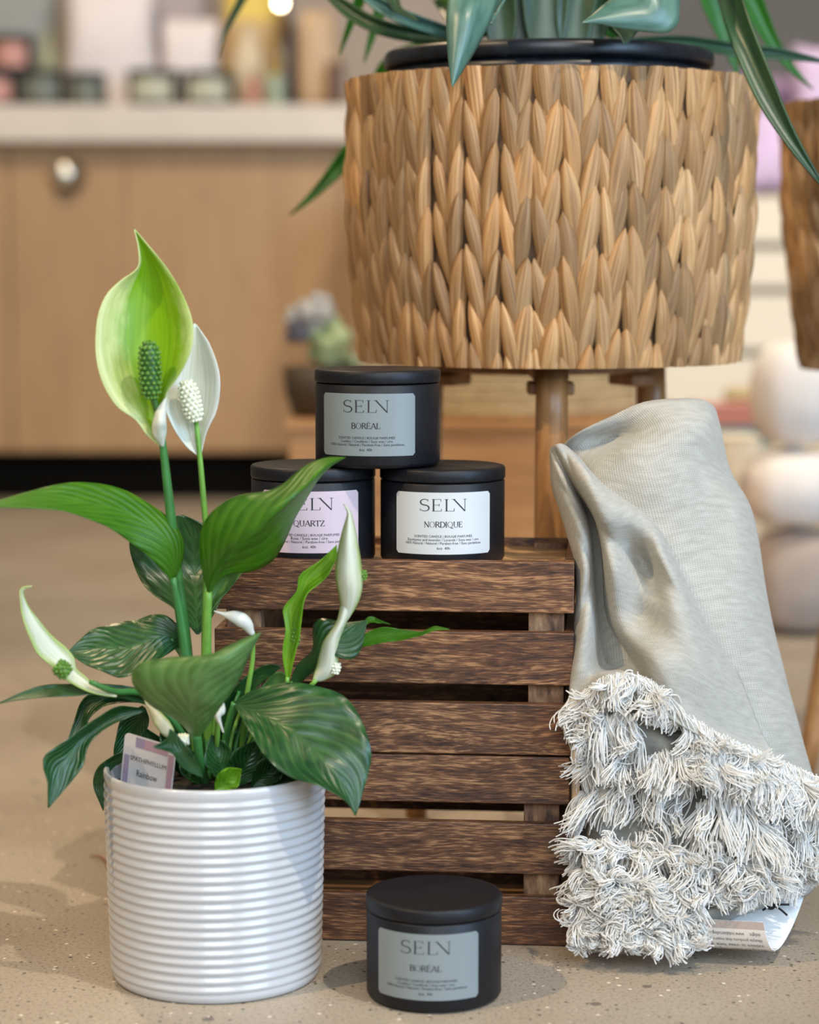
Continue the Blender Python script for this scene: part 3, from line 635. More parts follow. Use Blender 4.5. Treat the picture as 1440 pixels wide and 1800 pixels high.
# yellow green leafy flower
flower_stem([(506, 1190, 1.378), (500, 1225, 1.38), (460, 1300, 1.384), (430, 1370, 1.388)], [.0014, .0018, .0018], M['stem_light'])
B('spathe', [(504, 1200), (498, 1150), (502, 1110), (496, 1068), (520, 1040), (527, 1012), (560, 988), (592, 958)], [(508, 1200), (520, 1140), (531, 1085), (541, 1046), (572, 1018), (588, 990), (592, 975), (592, 958)], (1.378, 1.37, 1.372, 1.378), M['bract_green'], .003, -.002, .005, wave=.002, thick=.0005)['label'] = 'yellow-green twisted spathe'
spadix(lily, P(520, 1135, 1.376), P(519, 1095, 1.376), .0028, M['spadix_green'], M['spadix_green'], 6, 8, .0009)
# tall twisted white flower on the right
flower_stem([(556, 1195, 1.372), (530, 1225, 1.376), (470, 1310, 1.384), (440, 1370, 1.388)], [.0014, .0018, .0018], M['stem_light'])
B('spathe', [(603, 1095), (597, 1050), (590, 1010), (594, 970), (603, 930), (611, 900), (604, 886)], [(608, 1095), (628, 1062), (637, 1030), (634, 985), (624, 930), (616, 900), (604, 885)], (1.372, 1.362, 1.36, 1.362), M['spathe_edge'], .003, .004, -.006, wave=.0008, thick=.0006)['label'] = 'upper twisted white spathe'
spadix(lily, P(637, 1020, 1.368), P(637, 1002, 1.368), .0028, M['spadix_green'], M['spadix_green'], 4, 8, .0009)
B('spathe', [(549, 1198), (558, 1165), (568, 1128), (592, 1092), (600, 1060), (608, 1042)], [(562, 1198), (588, 1186), (595, 1160), (597, 1130), (610, 1092), (618, 1060), (612, 1042)], (1.373, 1.368, 1.368), M['spathe_edge'], .003, .004, -.004, wave=.001, thick=.0006)['label'] = 'lower twisted white spathe'
spadix(lily, P(588, 1185, 1.371), P(592, 1164, 1.371), .0028, M['spadix_white'], M['spadix_white'], 4, 8, .0010)
# small ones low in the pot
B('spathe', [(303, 1303), (285, 1290), (268, 1265), (254, 1232)], [(307, 1298), (304, 1278), (280, 1250), (256, 1232)], (1.345, 1.345, 1.35), M['spathe_edge'], 0, 0, -.003, thick=.0005)
B('spathe', [(382, 1222), (370, 1250), (378, 1262), (392, 1288)], [(390, 1222), (396, 1250), (388, 1262), (394, 1288)], (1.345, 1.34, 1.34), M['spathe_white'], 0, 0, -.003, thick=.0005)
spadix(lily, P(308, 1301, 1.335), P(333, 1300, 1.335), .0036, M['spadix_white'], M['spadix_white'], 5, 9, .0009)
stalk(lily, 'flower_stalk', [(320, 1303, 1.336), (340, 1340, 1.35), (350, 1375, 1.37)], [.0012, .0015, .0015], M['stem'])
stalk(lily, 'flower_stalk', [(386, 1224, 1.345), (382, 1300, 1.36), (380, 1370, 1.38)], [.0012, .0015, .0015], M['stem_light'])

# --- plant tag stuck in the pot
TW, TH = .0300, .062
tl = P(220, 1287, 1.358); tr_ = P(310, 1314, 1.346); bl = P(240, 1392, 1.362); 
ux = (tr_-tl).normalized(); up = (tl-bl); up = (up-ux*up.dot(ux)).normalized(); nrm = ux.cross(up)
TWW = (tr_-tl).length
def on_tag(x, y, e=0): return tl+ux*x+up*(y)+nrm*e
tg = thing('plant_tag', 'small white and lilac care tag stuck in the pot soil', 'plant tag', tuple(on_tag(TWW/2, -TH)))
def rect(root, name, x0, y0, x1, y1, mat, e, th=0, par=None, bev=0):
    V = [on_tag(x0, y0, e), on_tag(x1, y0, e), on_tag(x1, y1, e), on_tag(x0, y1, e)]
    o = mk(name, V, [(0, 1, 2, 3)], mat, smooth=False); put(root, o)
    if th: mod_solid(o, th, -1)
    return o
M['tag_white'] = paper('tag card', (.62, .58, .55)); M['tag_lilac'] = paper('tag lilac', (.30, .24, .34)); M['tag_rose'] = paper('tag rose', (.42, .26, .29))
c_ = .003; Vt = []
for cx_, cy_, a0 in ((TWW-c_, -c_, 0), (c_, -c_, 90)):
    for i in range(6):
        a = math.radians(a0+i*18); Vt.append(on_tag(cx_+c_*math.cos(a), cy_+c_*math.sin(a)))
Vt += [on_tag(0, -TH), on_tag(TWW, -TH)]
card = put(tg, mk('card', Vt, [tuple(range(len(Vt)))], M['tag_white'], smooth=False)); mod_solid(card, .0004, -1)
rect(tg, 'printed_band', .001, -TH, .0045, -.014, M['tag_lilac'], .0002)
rect(tg, 'printed_band', TWW-.0045, -TH, TWW-.0008, -.006, M['tag_rose'], .0002)
rect(tg, 'printed_band', .008, -.0075, .014, -.001, M['tag_lilac'], .0002); rect(tg, 'printed_band', .014, -.0075, TWW-.005, -.001, M['tag_rose'], .0002)
for txt, wd, y in (('SPATHIPHYLLUM', TWW*.70, -.0165), ('Rainbow', TWW*.40, -.0262)):
    VV, FF = small_text(txt); VV = fit(VV, wd, TWW*.5, y, .0030 if txt[0] == 'S' else .0042)
    put(tg, mk('tag_lettering', [on_tag(x, yy, .0004) for x, yy in VV], FF, M['ink'], smooth=False))

# ------------------------------------------------------------------ woven baskets
def basket(label, cx, cy, z0, z1, r0, r1, ncol, nrow, seed=1):
    t = thing('woven_basket', label, 'basket', (cx, cy, z0), 0, 'woven planter baskets on wooden stands')
    rs = np.random.default_rng(seed); H = z1-z0
    rad = lambda z: r0+(r1-r0)*(z/H)**.8 + .004*math.sin(PI*z/H)
    mb = MB(); wcol = 2*PI*r1/ncol; pitch = H/nrow
    N1, N2 = 9, 6
    for c in range(ncol):
        ph = 2*PI*(c+rs.uniform(-.12, .12))/ncol; roff = rs.uniform(-.5, .5)*pitch; ws = rs.uniform(.88, 1.15); stag = rs.choice([0, .05, -.06, .10])
        for k in range(-2, nrow+3):
            ptone = rs.uniform(.62, 1.2); phue = rs.uniform(-.06, .06); pz_ = rs.uniform(-.14, .14)*pitch
            for s in (-1, 1):
                zc_ = (k+.5)*pitch+roff+(stag*pitch if s > 0 else 0)+pz_+rs.uniform(-.04, .04)*pitch; Ln = pitch*rs.uniform(1.6, 2.1)
                zt_ = zc_+Ln*.5; zb_ = zc_-Ln*.5
                if zt_ < pitch*.22 or zb_ > H-pitch*.22: continue
                wd = wcol*.295*rs.uniform(.88, 1.2)*ws; thk = .0058*rs.uniform(.8, 1.2)
                tilt = rs.uniform(.85, 1.15); bulge = rs.uniform(-.001, .0018); twist = rs.uniform(-.25, .25)
                tone = ptone*rs.uniform(.9, 1.1); hue = phue
                colr = (tone*(1+hue), tone, tone*(1-hue*1.4), 1)
                V = []; UV = []; Fc = []
                va = max(0, (.0005-zb_)/(zt_-zb_)); vb = min(1, (H-rs.uniform(.0003, .0015)-zb_)/(zt_-zb_))
                for i in range(N1+1):
                    v = va+(vb-va)*i/N1; z = zb_+(zt_-zb_)*v
                    prof_ = (math.sin(PI*min(.999, (.08+.92*v)**1.2)))**.55
                    prof_ = max(.05, prof_.real)
                    off = s*wcol*(.49-.38*v*tilt+.03*math.sin(PI*v))
                    for j in range(N2+1):
                        u = -1+2*j/N2
                        ss = off+u*wd*prof_; rr = rad(z)-.0058+.0080*v**.8*(1-.35*max(0, v-.7)/.3)+bulge+thk*math.sqrt(max(0, 1-u*u*.97))*(.5+.5*min(1, prof_))+twist*u*.002
                        a = ph+ss/r1
                        V.append((rr*math.sin(a), -rr*math.cos(a), z)); UV.append((u*.5+.5, v))
                for i in range(N1):
                    for j in range(N2): Fc.append((i*(N2+1)+j, i*(N2+1)+j+1, (i+1)*(N2+1)+j+1, (i+1)*(N2+1)+j))
                mb.add(V, Fc, UV, colr)
    mb.build('woven_strands', M['hyacinth'], t)
    lathe('basket_wall', [(0, .001), (r0-.008, .001), (r0-.002, .002), (rad(H/2)-.0015, H/2), (r1-.0005, H-.002), (r1-.004, H), (r1-.012, H-.003), (r0-.012, .006), (0, .006)], M['liner'], t, 72)
    return t
BX = (965-720)/F*1.735*1.0; BY = 1.735
bz0 = P(960, 650, BY-.145).z; bz1 = P(960, 112, BY-.150).z
basket('round tan woven basket holding a strap-leaved plant above the crates', BX, BY, bz0, bz1, .1380, .1490, 40, 6, 3)
BX2, BY2 = .482, 2.02
b2z0 = P(1500, 662, BY2-.13).z; b2z1 = P(1500, 160, BY2-.14).z
basket('round tan woven basket cut off by the right edge of the photo', BX2, BY2, b2z0, b2z1, .128, .152, 38, 7, 9)
# black pots inside
def liner_pot(label, cx, cy, z0, z1, r):
    t = thing('nursery_pot', label, 'plant pot', (cx, cy, z0), 0, 'black plastic pots standing in the woven baskets')
    H = z1-z0
    lathe('pot_wall', [(0, .002), (r*.78, .002), (r*.93, H-.024), (r*.965, H-.022), (r*.97, H-.013), (r*.92, H-.013)], M['plastic_black'], t, 96)
    lathe('rim', [(r*.93, H-.013), (r*.985, H-.0125), (r, H-.010), (r, H-.003), (r*.985, H), (r*.95, H), (r*.93, H-.006), (r*.92, H-.03)], M['plastic_black'], t, 96)
    s = lathe('potting_soil', [(0, H-.02), (r*.92, H-.022), (r*.8, H-.05), (0, H-.05)], M['soil'], None, 40, (cx, cy, z0)); tag(s, 'dark peat in the ' + ('large' if r > .11 else 'right-hand') + ' black pot', 'soil', kind='stuff')
    return t
pz1 = P(960, 72, BY-.10).z
liner_pot('wide black plastic pot whose rim shows above the large basket', BX-.002, BY, bz0+.008, pz1, .1235)
p2z1 = b2z1+.014
liner_pot('black plastic pot in the basket at the right photo edge', BX2+.01, BY2, b2z0+.008, p2z1, .108)

# ------------------------------------------------------------------ tripod stands
def stand(label, cx, cy, ztop, rr, rot, splay):
    t = thing('plant_stand', label, 'plant stand', (cx, cy, 0), 0, 'wooden plant stands')
    for k in range(3):
        a = rot+2*PI*k/3; dx, dy = math.sin(a), -math.cos(a)
        V, Fc = tube_geo(catmull([(dx*(rr+splay), dy*(rr+splay), .0005), (dx*(rr+splay*.5), dy*(rr+splay*.5), ztop/2), (dx*rr, dy*rr, ztop-.0008)], 12), [.0085, .0115, .0125, .0115], 18)
        mk('leg', V, Fc, M['stand'], t)
        b = box('crossbar', (dx*rr*.45, dy*rr*.45, ztop-.0085), (.026, rr*.9, .010), M['stand'], t, .002, a)
        b.location.z = ztop-.0056
        box('bracket', (dx*(rr-.018), dy*(rr-.018), ztop-.0155), (.034, .022, .0095), M['stand'], t, .002, a)
    return t
stand('honey-coloured wooden stand with round legs under the large woven basket', BX-.004, BY, bz0-.0005, .100, 0, .012)
stand('wooden stand under the right-edge woven basket, one leg in view', BX2, BY2, b2z0-.0005, .08, math.radians(-62), .075)

# ------------------------------------------------------------------ strap-leaved plant in the large basket
yz = pz1-.015
yuc = thing('strap_leaf_plant', 'large plant with blue-green strap leaves in the woven basket', 'potted plant', (BX, BY, yz))
Y = lambda *a, **k: blade(yuc, 'leaf', *a, **k)
ydn, yd, yl = M['yucca'], M['yucca_dark'], M['yucca_lit']
kw = dict(thick=.0014, wave=0, ruffle=0)
Y([(838, -120), (800, -60), (786, 20), (788, 95), (795, 152)], [(905, -120), (890, -50), (868, 20), (840, 80), (795, 152)], (1.62, 1.56, 1.54), ydn, 0, .008, -.006, **kw)
Y([(868, -20), (852, 20), (866, 25), (864, 42)], [(900, -20), (885, 5), (870, 30), (864, 42)], (1.60, 1.58), ydn, 0, 0, .004, **kw)
Y([(1215, -170), (1200, -60), (1192, 30), (1185, 56), (1100, 52), (1060, 42), (1024, 40)], [(1050, -170), (1090, -60), (1110, -20), (1080, -5), (1060, 10), (1040, 28), (1024, 40)], (1.62, 1.575, 1.56), ydn, 0, .01, -.004, **kw)
Y([(1075, 30), (1078, 48), (1090, 62), (1098, 78)], [(1130, 45), (1118, 58), (1108, 70), (1098, 78)], (1.60, 1.585), ydn, 0, 0, .004, **kw)
# upright dark leaves in the centre
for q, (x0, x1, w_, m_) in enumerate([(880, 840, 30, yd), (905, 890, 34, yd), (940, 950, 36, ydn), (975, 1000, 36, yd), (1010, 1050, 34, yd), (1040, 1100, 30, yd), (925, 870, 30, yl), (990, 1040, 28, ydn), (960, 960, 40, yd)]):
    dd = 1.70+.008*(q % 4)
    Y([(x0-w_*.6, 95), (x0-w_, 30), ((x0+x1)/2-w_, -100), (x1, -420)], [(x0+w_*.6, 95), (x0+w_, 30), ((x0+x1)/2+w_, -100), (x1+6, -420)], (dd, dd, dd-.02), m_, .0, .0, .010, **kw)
# arching leaves
def strap(pts, wpx, m_, wz=None):
    c = catmull([(p[0], p[1]) for p in pts], 14); T = np.gradient(c, axis=0); T /= np.linalg.norm(T, axis=1)[:, None]; N = np.stack([-T[:, 1], T[:, 0]], 1)
    q = np.linspace(0, 1, 14); ww = wpx*np.minimum(1, (1-q)*3.2)**.8*(.75+.25*np.sin(PI*q)); ww[-1] = .1
    l = c+N*ww[:, None]/2; r = c-N*ww[:, None]/2
    return Y([tuple(v) for v in l], [tuple(v) for v in r], tuple(p[2] for p in pts), m_, 0, 0, .006, **kw)
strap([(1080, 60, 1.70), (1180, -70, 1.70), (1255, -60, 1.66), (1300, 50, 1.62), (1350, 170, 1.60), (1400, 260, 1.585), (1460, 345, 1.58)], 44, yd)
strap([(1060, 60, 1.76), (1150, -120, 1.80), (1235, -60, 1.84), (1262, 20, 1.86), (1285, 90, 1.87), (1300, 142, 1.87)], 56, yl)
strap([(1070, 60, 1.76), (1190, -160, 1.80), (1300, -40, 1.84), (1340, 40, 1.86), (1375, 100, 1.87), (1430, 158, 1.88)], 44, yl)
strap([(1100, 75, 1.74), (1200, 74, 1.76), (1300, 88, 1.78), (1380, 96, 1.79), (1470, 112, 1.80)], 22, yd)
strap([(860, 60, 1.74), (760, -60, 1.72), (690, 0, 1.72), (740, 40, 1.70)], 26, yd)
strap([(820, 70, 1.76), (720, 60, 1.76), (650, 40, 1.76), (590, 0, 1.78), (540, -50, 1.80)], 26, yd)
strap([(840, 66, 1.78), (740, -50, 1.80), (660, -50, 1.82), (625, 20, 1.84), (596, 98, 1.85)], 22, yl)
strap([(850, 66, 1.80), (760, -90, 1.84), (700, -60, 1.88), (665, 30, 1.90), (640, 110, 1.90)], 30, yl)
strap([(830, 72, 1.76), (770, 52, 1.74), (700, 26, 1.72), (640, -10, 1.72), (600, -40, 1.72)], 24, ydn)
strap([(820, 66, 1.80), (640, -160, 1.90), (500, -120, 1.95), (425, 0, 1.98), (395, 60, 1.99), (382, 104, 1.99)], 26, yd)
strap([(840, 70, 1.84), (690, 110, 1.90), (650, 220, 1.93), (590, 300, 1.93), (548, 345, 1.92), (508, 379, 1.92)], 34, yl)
# leaf of the plant behind in the second basket
y2 = thing('strap_leaf_plant', 'plant with narrow green leaves in the right-edge basket', 'potted plant', (BX2+.01, BY2, p2z1-.018))
for q in range(9):
    a = 2*PI*q/9+.3; dx, dy = math.sin(a), math.cos(a); b0 = Vector((BX2+.01, BY2, p2z1-.02))
    ptsc = [b0+Vector((dx*.01, dy*.01, 0)), b0+Vector((dx*.04, dy*.04, .12)), b0+Vector((dx*.10, dy*.10, .20+.03*(q % 3)))]
    sv = Vector((-dy, dx, 0))*.012
    o = sheet('leaf', [ptsc[0]+sv*.6, ptsc[1]+sv, ptsc[2]], ptsc, [ptsc[0]-sv*.6, ptsc[1]-sv, ptsc[2]], yd if q % 2 else yl, None, n=14, m=4, thick=.001); put(y2, o)

# ------------------------------------------------------------------ linen towel
tw_base = PZ(1200, 1600, 0); tw_base.y = 1.44
towel = thing('linen_towel', 'grey-beige linen towel with white fringe standing folded beside the crates', 'towel', (P(1200, 1600, 1.44).x, 1.44, 0))
def lattice(name, rows, nu, nv, mat, parent, folds=None, uvscale=1.0, thick=.0009, rough=0):
    """rows of (px,py,d) control points, top to bottom"""
    R = [catmull([P(*p) for p in r], nu) for r in rows]
    C = [catmull([R[k][i] for k in range(len(rows))], nv) for i in range(nu)]
    V = []; UV = []; Fc = []
    for i in range(nu):
        for j in range(nv):
            p = C[i][j].copy()
            if folds: p[1] += folds(i/(nu-1), j/(nv-1))
            V.append(p); UV.append((i/(nu-1)*uvscale, j/(nv-1)*uvscale*1.3))
    for i in range(nu-1):
        for j in range(nv-1): Fc.append((i*nv+j, i*nv+j+1, (i+1)*nv+j+1, (i+1)*nv+j))
    o = mk(name, V, Fc, mat, parent, uv=UV); put(parent, o)
    mod_solid(o, thick, 0)
    return o
# back drape: a tall cone of cloth, closed round behind
lattice('cloth_drape', [
 [(1000, 790, 1.60), (975, 800, 1.53), (1010, 765, 1.497), (1070, 735, 1.487), (1130, 708, 1.487), (1190, 701, 1.492), (1235, 703, 1.50), (1258, 722, 1.525), (1235, 740, 1.60)],
 [(1005, 815, 1.60), (978, 822, 1.53), (1012, 792, 1.505), (1075, 770, 1.502), (1140, 752, 1.476), (1200, 748, 1.470), (1250, 748, 1.486), (1268, 760, 1.522), (1240, 780, 1.60)],
 [(1010, 860, 1.60), (985, 855, 1.53), (1030, 830, 1.487), (1090, 810, 1.468), (1150, 800, 1.462), (1210, 805, 1.466), (1258, 820, 1.488), (1284, 828, 1.525), (1250, 830, 1.60)],
 [(1032, 980, 1.60), (1024, 960, 1.53), (1050, 960, 1.475), (1120, 960, 1.458), (1190, 950, 1.452), (1252, 935, 1.466), (1300, 915, 1.480), (1322, 905, 1.525), (1290, 960, 1.60)],
 [(1036, 1150, 1.60), (1028, 1120, 1.53), (1060, 1120, 1.470), (1140, 1120, 1.452), (1220, 1110, 1.446), (1290, 1100, 1.456), (1338, 1095, 1.480), (1357, 1095, 1.525), (1330, 1120, 1.60)],
 [(1040, 1320, 1.60), (1030, 1300, 1.53), (1070, 1290, 1.465), (1160, 1290, 1.446), (1250, 1280, 1.442), (1330, 1270, 1.452), (1380, 1265, 1.475), (1400, 1265, 1.515), (1370, 1290, 1.60)],
 [(1040, 1500, 1.60), (1030, 1480, 1.53), (1070, 1470, 1.455), (1180, 1470, 1.440), (1280, 1460, 1.440), (1370, 1450, 1.450), (1425, 1440, 1.475), (1450, 1440, 1.515), (1420, 1460, 1.60)]],
 60, 70, M['cloth'], towel, lambda u, v: .0022*math.sin(17*u+6*v)*math.sin(8*v+2)+.0008*math.sin(31*u-23*v)+.0006*math.sin(47*v+9*u)*math.sin(11*u), 1.0, .0010)
# front fold: gathered at the top left corner, opening down to the fringed hem
def ff(u, v): return .0014*math.sin(21*u+9*v)*math.sin(7*v+1)+.0007*math.sin(45*u-17*v)
lattice('cloth_fold', [
 [(968, 812, 1.5000), (967, 792, 1.4854), (975, 782, 1.4714), (985, 780, 1.4679), (993, 783, 1.4714), (1000, 788, 1.4749), (1008, 795, 1.4819), (1016, 802, 1.4889)],
 [(972, 860, 1.5000), (974, 850, 1.4766), (990, 842, 1.4556), (1010, 858, 1.4766), (1020, 848, 1.4421), (1036, 842, 1.4376), (1050, 846, 1.4556), (1062, 852, 1.4766)],
 [(1000, 935, 1.5000), (996, 930, 1.4674), (1022, 925, 1.4464), (1043, 922, 1.4949), (1058, 915, 1.4319), (1095, 905, 1.4324), (1135, 912, 1.4424), (1160, 925, 1.4709)],
 [(1022, 1000, 1.5000), (1013, 1000, 1.4593), (1032, 1000, 1.4401), (1052, 1000, 1.4993), (1075, 1000, 1.4273), (1130, 990, 1.4573), (1168, 985, 1.4288), (1207, 1010, 1.4628)],
 [(1022, 1090, 1.5000), (1011, 1095, 1.4535), (1035, 1095, 1.4360), (1058, 1095, 1.4845), (1085, 1090, 1.4428), (1135, 1080, 1.4415), (1195, 1075, 1.4195), (1252, 1095, 1.4570)],
 [(1020, 1170, 1.5000), (1006, 1175, 1.4413), (1030, 1172, 1.4343), (1062, 1170, 1.4633), (1100, 1160, 1.4603), (1150, 1160, 1.4128), (1225, 1165, 1.4163), (1300, 1190, 1.4518)],
 [(1018, 1250, 1.4900), (1002, 1245, 1.4313), (1030, 1215, 1.4313), (1070, 1190, 1.4138), (1120, 1192, 1.4428), (1160, 1212, 1.4143), (1240, 1268, 1.4208), (1345, 1300, 1.4488)],
 [(1016, 1280, 1.4800), (1004, 1275, 1.4322), (1030, 1255, 1.4252), (1070, 1230, 1.4077), (1125, 1235, 1.4252), (1168, 1258, 1.4094), (1245, 1300, 1.4112), (1385, 1352, 1.4462)]],
 110, 90, M['cloth'], towel, ff, 1.15, .0009)
# crumpled lower part of the cloth
rl = np.random.default_rng(5)
rows = []
for k, (py, dd) in enumerate([(1240, 1.436), (1330, 1.428), (1410, 1.432), (1490, 1.420), (1570, 1.415), (1640, 1.408), (1676, 1.408)]):
    x0, x1 = (1020, (1250, 1370, 1430, 1445)[k]) if py < 1500 else (1014, {1570: 1420, 1640: 1240, 1676: 1225}[py])
    row = []
    for i in range(12):
        x = x0+(x1-x0)*i/11; d = dd+rl.uniform(-.009, .009)+(.05 if i in (0, 11) else 0)+ (.02 if i == 10 else 0)
        yy = py+rl.uniform(-12, 12)*(k < 5)
        p = P(x, yy, d)
        if p.z < .003: yy -= (0.003-p.z)*F/1.45
        row.append((x, yy, d))
    rows.append(row)
lattice('cloth_bunch', rows, 90, 70, M['cloth'], towel, lambda u, v: .0016*math.sin(31*u+11*v)+.0012*math.sin(17*v-9*u), 1.3, .0010)
# fringe: loose curly threads along every hem
def hem(pts, n): return catmull(pts, n)
fr = MB(); fcount = 0
def fringe(pts, dens, length, dirpx=(0, 1), spread=.5, curl=.5, fwd=.004, thick=(.00036, .00058)):
    global fcount
    p = [P(*q) for q in pts]; L = sum((p[i+1]-p[i]).length for i in range(len(p)-1)); n = int(L*dens)
    H = catmull(p, max(n, 2))
    T0 = 15; nt = n//T0+1
    for g in range(nt):
        c0 = H[min(n-1, g*T0+T0//2)]
        d = np.array([dirpx[0]+rng.uniform(-1, 1)*spread*.9, -.35*fwd/.004+rng.uniform(-.35, .25), -dirpx[1]+rng.uniform(-.25, .25)])
        if c0[0] < .105 and d[0] < -.1: d[0] *= .3
        if c0[2] < .09: d[2] += rng.uniform(0, .7)
        d /= np.linalg.norm(d); ax = rng.normal(0, 1, 3); ax /= np.linalg.norm(ax); cu = curl*rng.uniform(.15, 1.1); tl_ = length*rng.uniform(.75, 1.2)
        wa = rng.normal(0, 1, 3); wa -= d*np.dot(wa, d); wa /= np.linalg.norm(wa); wf = rng.uniform(3, 7); wp = rng.uniform(0, 6)
        m_ = 10
        for i in range(g*T0, min(n, (g+1)*T0)):
            b = c0*.45+H[i]*.55+rng.normal(0, .0009, 3); ln_ = tl_*rng.uniform(.75, 1.08)
            v = d+rng.normal(0, .13, 3)+(H[i]-c0)*18; v /= np.linalg.norm(v); q = [b]; w2 = rng.normal(0, 1, 3); f2 = rng.uniform(4, 9); p2 = rng.uniform(0, 6); A1 = rng.uniform(.10, .32)
            for k in range(m_):
                v = v+np.cross(ax, v)*cu*.34+wa*A1*math.cos(wf*k/m_+wp)+w2*.11*math.cos(f2*k/m_*1.6+p2)+np.array([0, 0, -.10]); v /= np.linalg.norm(v)
                s = q[-1]+v*ln_/m_
                if s[2] < .0006: s[2] = .0006+rng.uniform(0, .0006)
                q.append(s)
            V, Fc = tube_geo(q, [rng.uniform(*thick), rng.uniform(*thick)*.9], 4, False)
            fr.add(V, Fc); fcount += 1
dn = 6600
fringe([(1004, 1240, 1.436), (1030, 1216, 1.424), (1068, 1190, 1.414), (1115, 1188, 1.418), (1155, 1205, 1.414), (1200, 1250, 1.414), (1260, 1290, 1.414), (1340, 1325, 1.424), (1440, 1368, 1.440)], dn*1.1, .026, (0, 1), .6, 1.0, .003)
fringe([(1000, 1232, 1.43), (1030, 1235, 1.425), (1060, 1245, 1.418)], dn*1.4, .020, (-.5, .7), .7, 1.2)
fringe([(1075, 1195, 1.414), (1120, 1190, 1.414), (1160, 1225, 1.41)], dn*1.2, .022, (.1, .6), .9, 2.0)
fringe([(1005, 1262, 1.428), (1050, 1262, 1.418), (1105, 1255, 1.412), (1120, 1290, 1.416)], dn*1.3, .028, (-.1, 1), .5, .9)
fringe([(1015, 1320, 1.43), (1060, 1315, 1.422), (1105, 1322, 1.424)], dn*1.3, .030, (0, 1), .5, .9)
fringe([(1130, 1335, 1.42), (1180, 1322, 1.412), (1240, 1330, 1.408), (1300, 1350, 1.408), (1370, 1372, 1.414), (1445, 1392, 1.43)], dn*1.4, .028, (0, 1), .5, .7, .004)
fringe([(1225, 1300, 1.414), (1290, 1330, 1.412), (1380, 1360, 1.418), (1450, 1385, 1.43)], dn, .025, (.1, 1), .6, .7)
fringe([(1020, 1395, 1.43), (1080, 1375, 1.424), (1150, 1378, 1.424), (1220, 1392, 1.42)], dn*.8, .034, (-.6, .7), .35, .5, .002)
fringe([(1225, 1415, 1.412), (1275, 1400, 1.408), (1320, 1420, 1.410), (1360, 1460, 1.412)], dn*.9, .036, (-.05, 1), .4, .5)
fringe([(1340, 1415, 1.425), (1400, 1430, 1.43), (1450, 1425, 1.44)], dn, .030, (.2, 1), .6, .8)
fringe([(1350, 1500, 1.425), (1390, 1485, 1.43), (1440, 1470, 1.44)], dn*1.2, .030, (.5, .8), .5, .7)
for (pts, ln_) in [([(1008, 1488, 1.424), (1040, 1478, 1.412), (1080, 1490, 1.406)], .022), ([(1090, 1480, 1.415), (1160, 1490, 1.408), (1220, 1500, 1.404)], .026), ([(1200, 1500, 1.406), (1270, 1510, 1.404), (1330, 1520, 1.406), (1370, 1530, 1.412)], .026),
                   ([(1004, 1530, 1.418), (1060, 1535, 1.404), (1120, 1540, 1.402)], .024), ([(1120, 1545, 1.402), (1190, 1552, 1.400), (1250, 1560, 1.400), (1340, 1555, 1.404)], .018), ([(1360, 1540, 1.43), (1400, 1535, 1.43), (1430, 1525, 1.435)], .022),
                   ([(1004, 1580, 1.410), (1060, 1585, 1.398), (1120, 1590, 1.396), (1180, 1590, 1.396)], .022), ([(1120, 1600, 1.396), (1180, 1602, 1.396), (1238, 1602, 1.398)], .020), ([(1002, 1620, 1.404), (1060, 1625, 1.394), (1130, 1625, 1.392), (1200, 1630, 1.392)], .019),
                   ([(1080, 1650, 1.388), (1140, 1650, 1.384), (1190, 1655, 1.384), (1225, 1655, 1.388)], .014), ([(1010, 1655, 1.398), (1060, 1655, 1.392)], .010), ([(1225, 1625, 1.396), (1240, 1628, 1.398)], .014), ([(1060, 1560, 1.398), (1130, 1570, 1.395), (1220, 1572, 1.396)], .022), ([(1270, 1560, 1.400), (1320, 1560, 1.402), (1370, 1545, 1.41)], .016)]:
    fringe(pts, dn*1.7, ln_, (rng.uniform(-.2, .2), .8), 1.0, 1.5, .006)
f_ = fr.build('fringe', M['thread'], None); put(towel, f_); f_['kind'] = 'stuff'; f_['label'] = 'loose curly white cotton threads'


# --- curled paper hang tag with its black cord
pr = [(1342, 1621, 1.392), (1346, 1640, 1.391), (1353, 1662, 1.3925), (1362, 1671, 1.396), (1374, 1663, 1.403), (1390, 1636, 1.416), (1403, 1606, 1.428), (1413, 1578, 1.440)]
prw = catmull([P(*p) for p in pr], 30)
prw[:, 2] = np.maximum(prw[:, 2], .0008)
sh = np.array(P(1225, 1616, 1.400))-np.array(P(1342, 1621, 1.392)); sh[2] = max(sh[2], 0.0)
V = []; Fc = []; UV = []
for i in range(30):
    for j in range(9): V.append(prw[i]+sh*j/8*(1+.0*i)); UV.append((j/8, i/29))
for i in range(29):
    for j in range(8): Fc.append((i*9+j, i*9+j+1, (i+1)*9+j+1, (i+1)*9+j))
M['kraft'] = paper('printed card', (.62, .55, .47)); M['card_white'] = paper('white card', (.80, .80, .79)); M['card_band'] = paper('brown band', (.36, .28, .23)); M['cord'] = plain('black cord', (.006, .006, .007), .8)
ht = thing('hang_tag', 'curled paper hang tag lying on the floor under the towel fringe', 'tag', tuple(prw[12]))
pap = put(ht, mk('paper', V, Fc, M['card_white'], uv=UV)); pap.modifiers.new('s', 'SOLIDIFY').thickness = .0004
def tagpt(u, v, e=.0006):
    i = v*29; i0 = int(min(28, i)); fz = i-i0; p = prw[i0]*(1-fz)+prw[i0+1]*fz; t_ = prw[i0+1]-prw[i0]; n_ = np.cross(t_, sh); n_ /= np.linalg.norm(n_)
    if n_[1] > 0: n_ = -n_
    return p+sh*u+n_*e
v_end = .42
